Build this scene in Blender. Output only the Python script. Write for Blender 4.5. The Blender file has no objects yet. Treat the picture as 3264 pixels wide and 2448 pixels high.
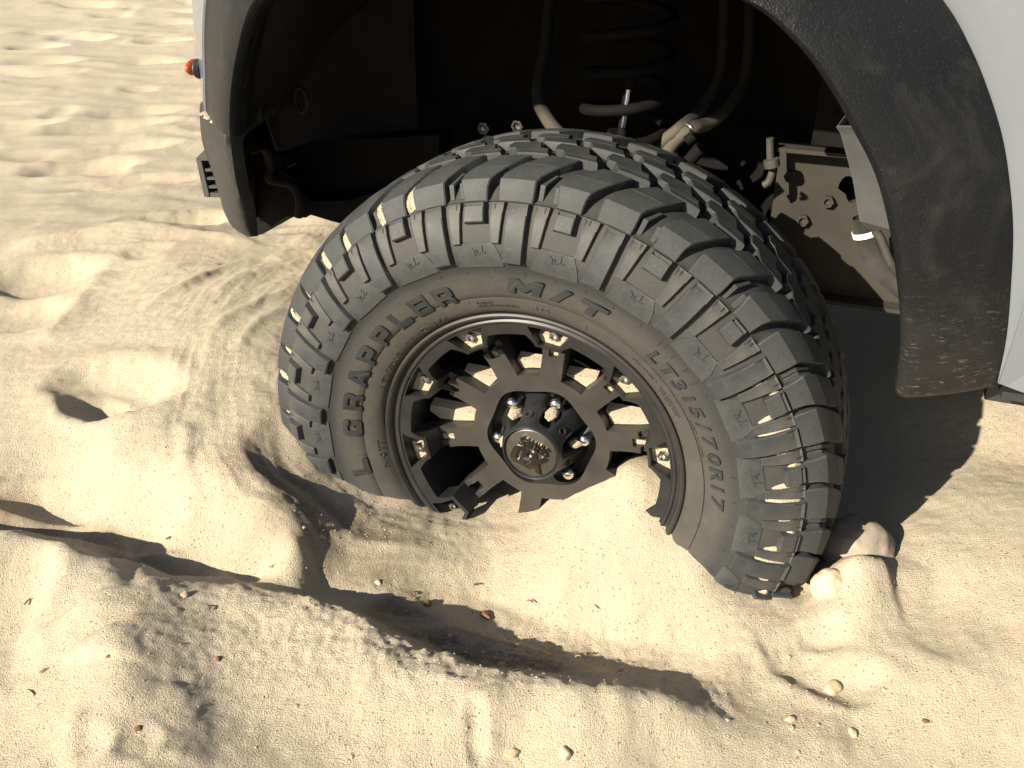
import bpy, bmesh, math, random
import numpy as np
from mathutils import Vector, Matrix, noise

S = bpy.context.scene
COL = S.collection
rad, cos, sin, pi = math.radians, math.cos, math.sin, math.pi
random.seed(4)

# ------------------------------------------------------------------ camera
CAM_Z = 0.859
PITCH = rad(29.26)
FPX, CX, CY = 2948.0, 1632.0, 1224.0
cd = bpy.data.cameras.new('camera')
cam = bpy.data.objects.new('camera', cd)
COL.objects.link(cam)
cam.location = (0, 0, CAM_Z)
cam.rotation_euler = (pi/2-PITCH, 0, 0)
cd.sensor_width = 36
cd.lens = 36*FPX/3264
cd.clip_start = 0.02
cd.clip_end = 500
S.camera = cam
# ------------------------------------------------------------------ light
HUB = Vector((0.0215, 1.1275, 0.10))
YAW = rad(-20.92)
Lloc = Vector((0.44, 0.765, -0.465)).normalized()             # direction the light travels, truck frame
Lw = Matrix.Rotation(YAW, 3, 'Z') @ Lloc
sd = bpy.data.lights.new('sun', 'SUN')
sd.energy = 5.0
sd.angle = rad(0.53)
sd.color = (1.0, 0.92, 0.76)
sun = bpy.data.objects.new('sun', sd)
COL.objects.link(sun)
sun.rotation_euler = Lw.to_track_quat('-Z', 'Y').to_euler()
W = bpy.data.worlds.new('World')
S.world = W
W.use_nodes = True
nt = W.node_tree
sky = nt.nodes.new('ShaderNodeTexSky')
sky.sky_type = 'NISHITA'
sky.sun_disc = False
to_sun = -Lw
sky.sun_elevation = math.asin(to_sun.z)
sky.sun_rotation = math.atan2(to_sun.x, to_sun.y)
nt.nodes['Background'].inputs['Strength'].default_value = 0.055
nt.links.new(sky.outputs[0], nt.nodes['Background'].inputs['Color'])
S.view_settings.view_transform = 'Standard'
S.view_settings.look = 'None'
S.view_settings.exposure = 1.12
S.view_settings.gamma = 1.0

# ------------------------------------------------------------------ helpers
RX = Matrix.Rotation(pi/2-PITCH, 3, 'X')
def ray(px, py):
    return RX @ Vector(((px-CX)/FPX, -(py-CY)/FPX, -1.0))
def gz(px, py, z=0.0):                                       # point of the photo on the level z
    d = ray(px, py)
    t = (z-CAM_Z)/d.z
    return Vector((0, 0, CAM_Z)) + d*t
RZ = Matrix.Rotation(YAW, 3, 'Z')
RZi = RZ.inverted()
CL = RZi @ (Vector((0, 0, CAM_Z))-HUB)
def TL(px, py, y):                                           # point of the photo on a plane of the truck frame
    d = RZi @ ray(px, py)
    t = (y-CL.y)/d.y
    return CL + d*t

def tag(o, label=None, cat=None, group=None, kind=None):
    if label: o['label'] = label
    if cat: o['category'] = cat
    if group: o['group'] = group
    if kind: o['kind'] = kind
    return o
def link(name, me, mat=None, parent=None):
    o = bpy.data.objects.new(name, me)
    COL.objects.link(o)
    if mat and me is not None and not me.materials: me.materials.append(mat)
    if parent: o.parent = parent
    return o
def bm_mesh(bm, name, smooth=40, recalc=True):
    if recalc: bmesh.ops.recalc_face_normals(bm, faces=bm.faces)
    me = bpy.data.meshes.new(name)
    bm.to_mesh(me)
    bm.free()
    if smooth:
        for p in me.polygons: p.use_smooth = True
        me.set_sharp_from_angle(angle=rad(smooth))
    return me
def lathe(bm, prof, n=192, closed=False):                    # prof (r, y_outboard), axis = local Y
    rings = []
    for r, yo in prof:
        rings.append([bm.verts.new((r*cos(2*pi*k/n), -yo, r*sin(2*pi*k/n))) for k in range(n)])
    m = len(rings)
    for i in range(m if closed else m-1):
        a, b = rings[i], rings[(i+1) % m]
        for k in range(n):
            bm.faces.new((a[k], a[(k+1) % n], b[(k+1) % n], b[k]))
def box(bm, c, s, rot=None):
    r = bmesh.ops.create_cube(bm, size=1)
    for v in r['verts']:
        co = Vector((v.co.x*s[0], v.co.y*s[1], v.co.z*s[2]))
        if rot: co = rot @ co
        v.co = co+Vector(c)
def tube(bm, pts, r, n=10):
    pts = [Vector(p) for p in pts]
    # catmull-rom
    P = []
    for i in range(len(pts)-1):
        p0, p1, p2, p3 = pts[max(i-1, 0)], pts[i], pts[i+1], pts[min(i+2, len(pts)-1)]
        for k in range(6):
            t = k/6
            P.append(0.5*((2*p1)+(p2-p0)*t+(2*p0-5*p1+4*p2-p3)*t*t+(3*p1-p0-3*p2+p3)*t**3))
    P.append(pts[-1])
    up = Vector((0.3, 0.2, 1)).normalized()
    rings = []
    for i, p in enumerate(P):
        d = (P[min(i+1, len(P)-1)]-P[max(i-1, 0)]).normalized()
        a = d.cross(up)
        if a.length < 1e-3: a = d.cross(Vector((1, 0, 0)))
        a.normalize()
        b = d.cross(a)
        rr = r(i/(len(P)-1)) if callable(r) else r
        rings.append([bm.verts.new(p+a*rr*cos(2*pi*k/n)+b*rr*sin(2*pi*k/n)) for k in range(n)])
    for i in range(len(rings)-1):
        for k in range(n):
            bm.faces.new((rings[i][k], rings[i][(k+1) % n], rings[i+1][(k+1) % n], rings[i+1][k]))
    bm.faces.new(rings[0])
    bm.faces.new(rings[-1])
def grid(bm, rows):
    V = [[bm.verts.new(p) for p in r] for r in rows]
    for i in range(len(V)-1):
        for j in range(len(V[0])-1):
            bm.faces.new((V[i][j], V[i][j+1], V[i+1][j+1], V[i+1][j]))
    return V
def solid(bm, th):
    bmesh.ops.recalc_face_normals(bm, faces=bm.faces)
    bmesh.ops.solidify(bm, geom=bm.faces[:], thickness=th)
def curve_pts(pts, n):
    pts = [Vector(p) for p in pts]
    P = []
    for i in range(len(pts)-1):
        p0, p1, p2, p3 = pts[max(i-1, 0)], pts[i], pts[i+1], pts[min(i+2, len(pts)-1)]
        for k in range(n):
            t = k/n
            P.append(0.5*((2*p1)+(p2-p0)*t+(2*p0-5*p1+4*p2-p3)*t*t+(3*p1-p0-3*p2+p3)*t**3))
    P.append(pts[-1])
    return P

# ------------------------------------------------------------------ materials
class NB:
    def __init__(s, name):
        s.m = bpy.data.materials.new(name)
        s.m.use_nodes = True
        s.t = s.m.node_tree
        s.b = s.t.nodes['Principled BSDF']
        s.tc = s.t.nodes.new('ShaderNodeTexCoord').outputs['Object']
    def n(s, typ, **kw):
        o = s.t.nodes.new(typ)
        for k, v in kw.items():
            if k.startswith('i_'):
                o.inputs[k[2:].replace('_', ' ')].default_value = v
            else: setattr(o, k, v)
        return o
    def l(s, a, b): s.t.links.new(a, b)
    def noise(s, scale, detail=4, rough=.55, vec=None, dist=0):
        o = s.n('ShaderNodeTexNoise')
        o.inputs['Scale'].default_value = scale
        o.inputs['Detail'].default_value = detail
        o.inputs['Roughness'].default_value = rough
        o.inputs['Distortion'].default_value = dist
        s.l(vec or s.tc, o.inputs['Vector'])
        return o.outputs['Fac']
    def ramp(s, fac, stops):
        o = s.n('ShaderNodeValToRGB')
        e = o.color_ramp.elements
        while len(e) < len(stops): e.new(.5)
        for i, (p, c) in enumerate(stops):
            e[i].position = p
            e[i].color = (c, c, c, 1) if isinstance(c, (int, float)) else (*c, 1)
        s.l(fac, o.inputs[0])
        return o.outputs[0]
    def mix(s, fac, a, b, typ='MIX'):
        o = s.n('ShaderNodeMix', data_type='RGBA', blend_type=typ)
        for q, idx in ((fac, 0), (a, 6), (b, 7)):
            if hasattr(q, 'links') or hasattr(q, 'is_output'): s.l(q, o.inputs[idx])
            else: o.inputs[idx].default_value = q if idx == 0 else (*q, 1)
        return o.outputs[2]
    def math(s, op, a, b=0.0):
        o = s.n('ShaderNodeMath', operation=op)
        for i, q in enumerate((a, b)):
            if hasattr(q, 'is_output'): s.l(q, o.inputs[i])
            else: o.inputs[i].default_value = q
        return o.outputs[0]
    def bump(s, h, strength, dist, nrm=None):
        o = s.n('ShaderNodeBump')
        o.inputs['Strength'].default_value = strength
        o.inputs['Distance'].default_value = dist
        s.l(h, o.inputs['Height'])
        if nrm: s.l(nrm, o.inputs['Normal'])
        return o.outputs[0]
    def out(s, color=None, rough=None, metal=None, normal=None, spec=None):
        for k, v in (('Base Color', color), ('Roughness', rough), ('Metallic', metal), ('Normal', normal), ('Specular IOR Level', spec)):
            if v is None: continue
            i = s.b.inputs[k]
            if hasattr(v, 'is_output'): s.l(v, i)
            else: i.default_value = (*v, 1) if isinstance(v, tuple) else v
        return s.m

def m_rubber(name, base, dust, amt, bumpk=.25):
    k = NB(name)
    n1 = k.noise(14, 6, .6, dist=.4)
    n2 = k.noise(90, 5, .6)
    f = k.math('ADD', k.math('MULTIPLY', n1, .7), k.math('MULTIPLY', n2, .3))
    f = k.ramp(f, [(.5-.22*amt-.08, 0.0), (.78-.3*amt, 1.0)]) if amt < 1 else k.ramp(f, [(.25, .55), (.6, 1.0)])
    f = k.math('MULTIPLY', f, min(1.0, .35+amt*.6))
    sp = k.ramp(k.noise(700, 2, .5), [(.66, 0.0), (.74, 1.0)])
    c = k.mix(f, base, dust)
    c = k.mix(k.math('MULTIPLY', sp, .25), c, (.42, .34, .24))
    nb = k.bump(k.noise(420, 4, .6), bumpk, .0006)
    return k.out(c, k.ramp(n1, [(.3, .52), (.7, .72)]), 0.0, nb, .38)
M = {}
M['rubber'] = m_rubber('rubber', (.024, .0275, .031), (.085, .080, .070), .40)
M['rubber_rib'] = m_rubber('rubber_rib', (.028, .031, .033), (.088, .080, .068), .6)
M['rubber_tread'] = m_rubber('rubber_tread', (.019, .022, .024), (.060, .060, .056), .3)
M['rubber_letter'] = m_rubber('rubber_letter', (.019, .021, .023), (.05, .047, .042), .2)

k = NB('rubber_carcass')                                     # dusty brown near the rim and between lugs
sep = k.n('ShaderNodeSeparateXYZ')
k.l(k.tc, sep.inputs[0])
rr = k.math('SQRT', k.math('ADD', k.math('MULTIPLY', sep.outputs[0], sep.outputs[0]), k.math('MULTIPLY', sep.outputs[2], sep.outputs[2])))
n1 = k.noise(9, 6, .6, dist=.6)
n2 = k.noise(55, 5, .65)
zone = k.ramp(rr, [(.235, 1.0), (.284, .85), (.306, .25), (.325, .22), (.345, .55), (.392, .62), (.41, .30)])
f = k.math('MULTIPLY', zone, k.ramp(k.math('ADD', k.math('MULTIPLY', n1, .65), k.math('MULTIPLY', n2, .35)), [(.36, .5), (.58, 1.0)]))
c = k.mix(f, (.021, .0235, .026), (.066, .058, .048))
sp = k.ramp(k.noise(900, 2, .5), [(.68, 0.0), (.76, 1.0)])
c = k.mix(k.math('MULTIPLY', sp, .3), c, (.45, .36, .25))
M['carcass'] = k.out(c, k.ramp(f, [(0, .55), (1, .85)]), 0.0, k.bump(k.noise(300, 4, .6), .25, .0008), .3)

k = NB('rim_black')
n1 = k.noise(18, 5, .6)
sep = k.n('ShaderNodeSeparateXYZ')
k.l(k.tc, sep.inputs[0])
dz = k.ramp(n1, [(.35, .1), (.75, .8)])
c = k.mix(dz, (.012, .013, .014), (.040, .034, .028))
M['rim'] = k.out(c, .45, 0.0, k.bump(k.noise(900, 2, .5), .12, .0003), .5)
k = NB('rim_dusty')
sep = k.n('ShaderNodeSeparateXYZ')
k.l(k.tc, sep.inputs[0])
rr = k.math('SQRT', k.math('ADD', k.math('MULTIPLY', sep.outputs[0], sep.outputs[0]), k.math('MULTIPLY', sep.outputs[2], sep.outputs[2])))
dz = k.ramp(rr, [(.155, 1.0), (.172, .12)])
c = k.mix(k.math('MULTIPLY', dz, k.ramp(k.noise(12, 6, .62, dist=.5), [(.3, .35), (.7, 1.0)])), (.012, .012, .013), (.044, .038, .031))
c = k.mix(k.math('MULTIPLY', k.ramp(k.noise(1100, 2, .5), [(.68, 0.0), (.78, 1.0)]), .25), c, (.4, .32, .22))
M['rim_face'] = k.out(c, k.ramp(k.noise(30, 4), [(.3, .36), (.7, .55)]), 0.0, k.bump(k.noise(800, 2, .5), .12, .0003), .5)
def simple(name, col, rough=.5, metal=0.0, var=.25, sc=20, spec=.5, bs=None):
    k = NB(name)
    d = tuple(x*(1-var) for x in col)
    e = tuple(min(1, x*(1+var)) for x in col)
    c = k.mix(k.ramp(k.noise(sc, 5, .6), [(.3, 0.0), (.7, 1.0)]), d, e)
    nb = k.bump(k.noise(bs[0], 3, .6), bs[1], bs[2]) if bs else None
    return k.out(c, rough, metal, nb, spec)
M['cap'] = simple('cap_black', (.017, .017, .018), .33, 0.0, .3, 40)
M['emblem_disc'] = simple('emblem_disc', (.11, .10, .085), .38, .7, .25, 60)
M['emblem'] = simple('emblem_metal', (.42, .38, .33), .22, 1.0, .25, 120)
M['chrome'] = simple('chrome', (.75, .74, .72), .14, 1.0, .15, 60)
M['bolt'] = simple('bolt_metal', (.45, .44, .42), .35, 1.0, .3, 90)
M['barrel'] = simple('barrel_black', (.012, .011, .010), .6, 0.0, .4, 12)
M['under'] = simple('underbody_black', (.006, .005, .0045), .8, 0.0, .5, 9, .12, (60, .3, .003))
M['liner'] = simple('liner_plastic', (.013, .0095, .0075), .75, 0.0, .5, 7, .25, (90, .3, .002))
M['frame'] = simple('frame_dusty', (.038, .033, .026), .8, 0.0, .25, 9, .25, (120, .25, .001))
k = NB('arm_dust_shade')
sep = k.n('ShaderNodeSeparateXYZ')
k.l(k.tc, sep.inputs[0])
zz_ = k.math('ADD', sep.outputs[2], k.math('MULTIPLY', k.noise(30, 4), .03))
c = k.mix(k.ramp(zz_, [(.432, 1.0), (.458, 0.0)]), (.010, .009, .008), (.085, .072, .055))  # dusty tone low down; the wheel arch's shadow painted as dark colour above
M['arm'] = k.out(c, .8, 0.0, k.bump(k.noise(150, 3), .3, .001), .25)
M['liner_grey'] = simple('grey_plastic', (.060, .060, .058), .65, 0.0, .15, 25, .3)
M['white'] = simple('white_plastic', (.75, .76, .74), .4, 0.0, .05)
M['hose'] = simple('hose_dusty', (.045, .040, .033), .7, 0.0, .3, 60)
M['pin'] = simple('plastic_dark', (.025, .025, .026), .45, 0.0, .3, 60)
M['plastic_step'] = simple('plastic_satin', (.045, .045, .045), .42, 0.0, .2, 60)
M['shock'] = simple('shock_chrome', (.55, .62, .75), .25, 1.0, .1)

k = NB('flare_textured')                                     # spray-on liner texture
n = k.n('ShaderNodeTexVoronoi', feature='SMOOTH_F1')
n.inputs['Scale'].default_value = 430
k.l(k.tc, n.inputs['Vector'])
h = k.math('ADD', k.math('MULTIPLY', n.outputs['Distance'], .9), k.math('MULTIPLY', k.noise(700, 3, .6), .5))
scr = k.n('ShaderNodeMapping')
scr.inputs['Scale'].default_value = (1, 1, 5)
scr.inputs['Rotation'].default_value = (0, .7, 0)
k.l(k.tc, scr.inputs[0])
s1 = k.ramp(k.noise(60, 6, .7, scr.outputs[0], .5), [(.58, 0.0), (.68, 1.0)])
sepz = k.n('ShaderNodeSeparateXYZ')
k.l(k.tc, sepz.inputs[0])
low = k.ramp(sepz.outputs[2], [(.22, 1.0), (.40, .0)])
c = k.mix(k.ramp(k.noise(6, 4), [(.35, 0.0), (.7, 1.0)]), (.008, .0085, .0095), (.012, .0122, .013))
c = k.mix(k.math('MULTIPLY', low, .16), c, (.085, .075, .06))
c = k.mix(k.math('MULTIPLY', s1, k.math('MULTIPLY', low, .5)), c, (.30, .27, .22))
vo = k.n('ShaderNodeTexVoronoi')
vo.inputs['Scale'].default_value = 800
k.l(k.tc, vo.inputs['Vector'])
wn_ = k.n('ShaderNodeTexWhiteNoise')
k.l(vo.outputs['Position'], wn_.inputs['Vector'])
spk = k.math('MULTIPLY', k.ramp(wn_.outputs['Value'], [(.90, 0.0), (.93, 1.0)]), k.ramp(vo.outputs['Distance'], [(.2, 1.0), (.42, 0.0)]))
c = k.mix(k.math('MULTIPLY', spk, .5), c, (.07, .07, .074))
dst = k.ramp(k.noise(11, 6, .7, None, 1.2), [(.5, 0.0), (.75, .5)])
c = k.mix(dst, c, (.035, .033, .029))
M['flare'] = k.out(c, .30, 0.0, k.bump(h, .8, .0007), .13)
k = NB('bumper_textured')
h = k.noise(500, 4, .65)
scr = k.n('ShaderNodeMapping')
scr.inputs['Scale'].default_value = (1, 1, .16)
scr.inputs['Rotation'].default_value = (0, .5, 0)
k.l(k.tc, scr.inputs[0])
st = k.ramp(k.noise(300, 4, .6, scr.outputs[0]), [(.5, 0.0), (.72, 1.0)])
c = k.mix(k.ramp(k.noise(8, 4), [(.35, 0.0), (.7, 1.0)]), (.026, .025, .023), (.040, .038, .034))
c = k.mix(k.math('MULTIPLY', st, .3), c, (.11, .10, .085))
M['bumper'] = k.out(c, .62, 0.0, k.bump(h, .4, .0008), .15)
k = NB('silver_paint')
c = k.mix(k.ramp(k.noise(2500, 2, .5), [(.4, 0.0), (.6, 1.0)]), (.19, .215, .25), (.23, .25, .28))
M['paint'] = k.out(c, .30, .45, None, .5)
k.b.inputs['Coat Weight'].default_value = .8
k.b.inputs['Coat Roughness'].default_value = .04
k = NB('amber_lens')
M['amber'] = k.out((.55, .10, .02), .08, 0.0, None, .6)
k.b.inputs['Transmission Weight'].default_value = .45

# sand
k = NB('sand')
big = k.noise(2.2, 4, .55)
mid = k.noise(40, 5, .65)
g1 = k.noise(900, 2, .6)
g2 = k.noise(420, 3, .7)
c = k.mix(k.ramp(big, [(.35, 0.0), (.65, 1.0)]), (.56, .462, .335), (.61, .512, .375))
c = k.mix(k.ramp(mid, [(.35, 0.0), (.7, .6)]), c, (.49, .418, .32))
gm = k.ramp(g1, [(.30, .62), (.5, 1.0), (.72, 1.2)])
c = k.mix(.75, c, gm, 'MULTIPLY')
vor = k.n('ShaderNodeTexVoronoi')
vor.inputs['Scale'].default_value = 260
k.l(k.tc, vor.inputs['Vector'])
wn = k.n('ShaderNodeTexWhiteNoise')
k.l(vor.outputs['Position'], wn.inputs['Vector'])
dark = k.math('MULTIPLY', k.ramp(wn.outputs['Value'], [(.90, 0.0), (.91, 1.0)]), k.ramp(vor.outputs['Distance'], [(.25, 1.0), (.40, 0.0)]))
c = k.mix(k.math('MULTIPLY', dark, .75), c, (.16, .11, .07))
glint = k.math('MULTIPLY', k.ramp(wn.outputs['Value'], [(.05, 1.0), (.06, 0.0)]), k.ramp(vor.outputs['Distance'], [(.15, 1.0), (.30, 0.0)]))
c = k.mix(k.math('MULTIPLY', glint, .5), c, (.80, .74, .62))
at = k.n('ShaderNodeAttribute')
at.attribute_name = 'painted_shade'
shade_f = k.math('MULTIPLY', at.outputs['Fac'], k.ramp(k.noise(70, 5, .7), [(.25, .7), (.6, 1.0)]))
c = k.mix(shade_f, c, (.20, .155, .110))  # low-sun shade of the slopes painted in as darker sand
hb = k.math('ADD', k.math('MULTIPLY', g1, .5), k.math('MULTIPLY', g2, 1.0))
nb = k.bump(hb, 1.0, .0038)
M['sand'] = k.out(c, .95, 0.0, nb, .15)

k = NB('stone')
c = k.mix(k.ramp(k.noise(22, 6, .65, dist=.3), [(.35, 0.0), (.65, 1.0)]), (.20, .16, .125), (.34, .28, .22))
M['stone'] = k.out(c, .85, 0.0, k.bump(k.noise(120, 5, .65), .5, .003), .3)
k = NB('clay_stone')
c = k.mix(k.ramp(k.noise(60, 5, .65), [(.35, 0.0), (.65, 1.0)]), (.50, .39, .25), (.54, .46, .34))
M['clay'] = k.out(c, .9, 0.0, k.bump(k.noise(300, 4, .65), .5, .002), .2)
M['pebble'] = simple('pebble', (.46, .36, .235), .9, 0.0, .2, 150, .2, (500, .5, .001))
M['twig'] = simple('twig', (.17, .09, .045), .8, 0.0, .4, 120, .2)
M['straw'] = simple('straw', (.42, .30, .14), .8, 0.0, .3, 120, .2)

# ------------------------------------------------------------------ sand surface
rng = np.random.RandomState(7)
PERM = rng.permutation(512)
PERM = np.r_[PERM, PERM]
GR = rng.randn(512, 2)
GR /= np.linalg.norm(GR, axis=1)[:, None]
def perlin(x, y):
    xi = np.floor(x).astype(int)
    yi = np.floor(y).astype(int)
    xf, yf = x-xi, y-yi
    u = xf*xf*xf*(xf*(xf*6-15)+10)
    v = yf*yf*yf*(yf*(yf*6-15)+10)
    def g(a, b):
        h = PERM[(PERM[a & 511]+b) & 511]
        return GR[h]
    def d(a, b):
        q = g(xi+a, yi+b)
        return q[..., 0]*(xf-a)+q[..., 1]*(yf-b)
    n00, n10, n01, n11 = d(0, 0), d(1, 0), d(0, 1), d(1, 1)
    return (n00*(1-u)+n10*u)*(1-v)+(n01*(1-u)+n11*u)*v
def fbm(x, y, o=4, g=.5):
    s, a = 0, 1
    for i in range(o):
        s = s+a*perlin(x*2**i+13.7*i, y*2**i-7.1*i)
        a *= g
    return s

# control points: (photo x, photo y, height)
CP = [(915, 1340, .075), (1000, 1415, .045), (1100, 1480, .015), (1200, 1525, -.006), (1300, 1572, -.022), (1400, 1605, -.050), (1500, 1628, -.057), (1620, 1642, -.050),
      (1700, 1642, -.036), (1800, 1607, .000), (1900, 1557, .038), (1990, 1508, .070), (2050, 1510, .076), (2110, 1570, .058), (2150, 1665, .030), (2250, 1740, .019),
      (2330, 1830, -.021), (2490, 1890, -.034), (2600, 1905, -.045),
      (1960, 1740, .005), (1800, 1780, -.024), (2150, 1900, -.024), (1620, 1800, -.052), (1780, 1880, -.046), (2000, 1950, -.046), (2350, 2000, -.032),
      (1400, 1800, -.048), (1060, 1480, .018), (1000, 1600, .019), (860, 1430, .058), (900, 1510, .043), (1000, 1500, .031), (1100, 1680, -.004), (1200, 1610, -.018), (1270, 1740, -.026), (590, 1420, .070),
      (740, 1300, .076), (700, 1420, .073), (740, 1550, .059), (835, 1650, .041), (950, 1740, .019), (720, 1050, .09), (850, 1150, .080), (960, 1300, .066), (560, 1500, .060), (350, 1450, .055), (450, 1250, .06), (150, 1300, .045), (300, 1080, .06), (600, 1640, .024),
      (930, 900, .075), (800, 820, .075), (560, 860, .08), (400, 770, .075), (250, 780, .06), (60, 850, .05), (200, 950, .03), (60, 1050, .03),
      (850, 740, .05), (1050, 790, .065), (1120, 730, .04),
      (0, 1560, .0), (130, 1590, -.016), (270, 1650, -.026), (450, 1740, -.028), (640, 1800, -.030), (830, 1832, -.032), (1010, 1848, -.034),
      (0, 1710, .030), (200, 1775, .030), (400, 1840, .026), (600, 1858, .016), (760, 1880, .006), (1000, 1940, -.004),
      (1200, 1880, -.044), (1400, 1912, -.070), (1600, 1948, -.080), (1750, 1985, -.080), (1950, 2035, -.076), (2150, 2085, -.070), (2290, 2200, -.066), (1330, 1990, -.038), (1500, 2050, -.045), (1700, 2100, -.050), (1900, 2150, -.054),
      (1150, 2000, .004), (1240, 2120, .006), (1500, 2205, .008), (1850, 2245, .002), (2130, 2255, -.018), (700, 1960, .012), (300, 1900, .038), (400, 2150, .034), (230, 2150, .016), (100, 1900, .006), (60, 2150, -.004), (60, 2400, -.006), (420, 2400, .028),
      (700, 2250, .003), (1100, 2330, -.014), (1632, 2400, -.022), (2100, 2420, -.038), (2600, 2400, -.058), (3200, 2420, -.050),
      (2420, 2230, -.062), (2700, 2200, -.046), (3000, 2100, -.010), (3220, 1900, .01), (3000, 1800, .005), (2850, 1900, -.012), (2700, 2000, -.02),
      (2700, 1830, .002), (2900, 1700, .0), (3100, 1550, .012), (3230, 1450, .0), (2760, 1550, -.055), (2900, 1400, -.03), (2700, 1250, -.045), (3100, 1300, .02), (2700, 1700, -.04),
      (640, 600, .0), (300, 500, .0), (100, 600, .0), (300, 200, .0), (60, 100, .0), (600, 50, .0)]
C3 = np.array([list(gz(a, b, h)) for a, b, h in CP])
# further anchors off frame and under the truck
ex = [(-1.6, .4, .0), (-1.0, .3, .0), (0, .2, .0), (1.0, .3, .0), (1.8, .6, .0), (2.0, 1.5, .0), (1.6, 2.5, .0), (.8, 3.2, 0), (0, 2.6, 0), (.1, 1.9, -.02), (.5, 1.9, -.02), (-2.4, 1.2, 0), (-2.5, 2.2, 0), (-1.4, 4, 0), (-3, 4, 0), (1.0, 4.5, 0), (-.35, 2.3, .0), (.3, 1.5, -.05), (0.1, 1.4, -.05), (-.25, 1.55, -.0)]
C3 = np.vstack([C3, np.array(ex, float)])
def tps_fit(P):
    n = len(P)
    d = np.linalg.norm(P[:, None, :2]-P[None, :, :2], axis=2)
    K = np.where(d > 0, d*d*np.log(d+1e-12), 0)+np.eye(n)*5e-5
    A = np.zeros((n+3, n+3))
    A[:n, :n] = K
    A[:n, n] = 1
    A[:n, n+1:] = P[:, :2]
    A[n:, :n] = A[:n, n:].T
    return np.linalg.solve(A, np.r_[P[:, 2], 0, 0, 0])
TW = tps_fit(C3)
def tps(x, y):
    z = TW[-3]+TW[-2]*x+TW[-1]*y
    for i, p in enumerate(C3):
        d2 = (x-p[0])**2+(y-p[1])**2
        z = z+TW[i]*0.5*d2*np.log(d2+1e-12)
    return z
def Wx(p):                                                   # where the photo's point lies on the modelled slope
    q = gz(*p)
    for _ in range(6):
        if q.y > 3.4: break
        h = float(tps(np.array([q.x]), np.array([q.y]))[0])
        q = gz(p[0], p[1], max(-.1, min(.12, h)))
    return q.x, q.y
def seg_dist(x, y, pts):
    """signed distance to a polyline (positive on its left side) and the run along it 0..1"""
    best = np.full(x.shape, 9.0)
    sg = np.ones(x.shape)
    al = np.zeros(x.shape)
    L = [0]
    for a, b in zip(pts[:-1], pts[1:]): L.append(L[-1]+math.hypot(b[0]-a[0], b[1]-a[1]))
    for i, (a, b) in enumerate(zip(pts[:-1], pts[1:])):
        dx, dy = b[0]-a[0], b[1]-a[1]
        l2 = dx*dx+dy*dy
        t = np.clip(((x-a[0])*dx+(y-a[1])*dy)/l2, 0, 1)
        ex, ey = x-(a[0]+t*dx), y-(a[1]+t*dy)
        d = np.hypot(ex, ey)
        m = d < best
        best = np.where(m, d, best)
        sg = np.where(m, np.sign(dx*ey-dy*ex), sg)
        al = np.where(m, (L[i]+t*math.sqrt(l2))/L[-1], al)
    return best*sg, al
def smooth_poly(px):
    w = [Vector((*Wx(p), 0)) for p in px]
    return [(v.x, v.y) for v in curve_pts(w, 5)]
def sstep(a, b, x):
    t = np.clip((x-a)/(b-a), 0, 1)
    return t*t*(3-2*t)
# ridges: (photo polyline, height, width left, width right)  left = far side for left-to-right lines
RIDGE = [
  # near bank of the boot hollow: sharp crest, steep far face
  ([(1050, 1890), (1110, 1950), (1170, 2040), (1250, 2130), (1420, 2180), (1640, 2200), (1850, 2215), (2060, 2215)], .012, .030, .09),
  ([(560, 1815), (700, 1850), (830, 1885), (960, 1920), (1060, 1990)], .010, .014, .07),
  ([(0, 1700), (120, 1745), (280, 1795), (420, 1815), (560, 1825)], .015, .024, .09),
  ([(2225, 2230), (2330, 2150), (2460, 2090)], .008, .02, .05),
  ([(1880, 2225), (2200, 2300), (2450, 2385), (2700, 2480)], .012, .10, .06),
  # crater rim left of the tyre: crest falls to the right
  ([(930, 1240), (800, 1290), (715, 1340), (690, 1420), (730, 1520), (800, 1610), (900, 1700), (1050, 1780), (1160, 1850)], .003, .030, .07),
  ([(960, 1290), (840, 1340), (790, 1400), (800, 1480), (880, 1560), (1000, 1640), (1130, 1710), (1260, 1760)], .005, .018, .04),
  ([(1010, 1560), (1150, 1620), (1260, 1700), (1420, 1790), (1560, 1850)], .004, .02, .05),
  ([(0, 800), (180, 770), (330, 745), (430, 735), (560, 745), (700, 770), (860, 790)], .020, .07, .05),
  ([(430, 830), (560, 790), (720, 770), (900, 760), (1050, 770)], .010, .04, .04),
  ([(100, 1110), (180, 1050), (290, 930), (360, 860)], .012, .05, .04),
  ([(1420, 1860), (1560, 1900), (1700, 1945), (1900, 1985), (2150, 2060)], -.006, .02, .02),
  ([(280, 2130), (330, 2020), (300, 1900)], .012, .06, .05),
  ([(420, 2290), (400, 2150), (350, 1990)], .010, .05, .04),
  ([(560, 2448), (600, 2300), (560, 2180)], .006, .04, .03),
  ([(1520, 2400), (1535, 2300), (1510, 2210)], .006, .012, .03),
  ([(2560, 1880), (2680, 1840), (2760, 1830), (2850, 1850)], .016, .03, .05),
  ([(2600, 2448), (2740, 2300), (2900, 2180), (3000, 2050)], .006, .05, .05),
]
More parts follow.
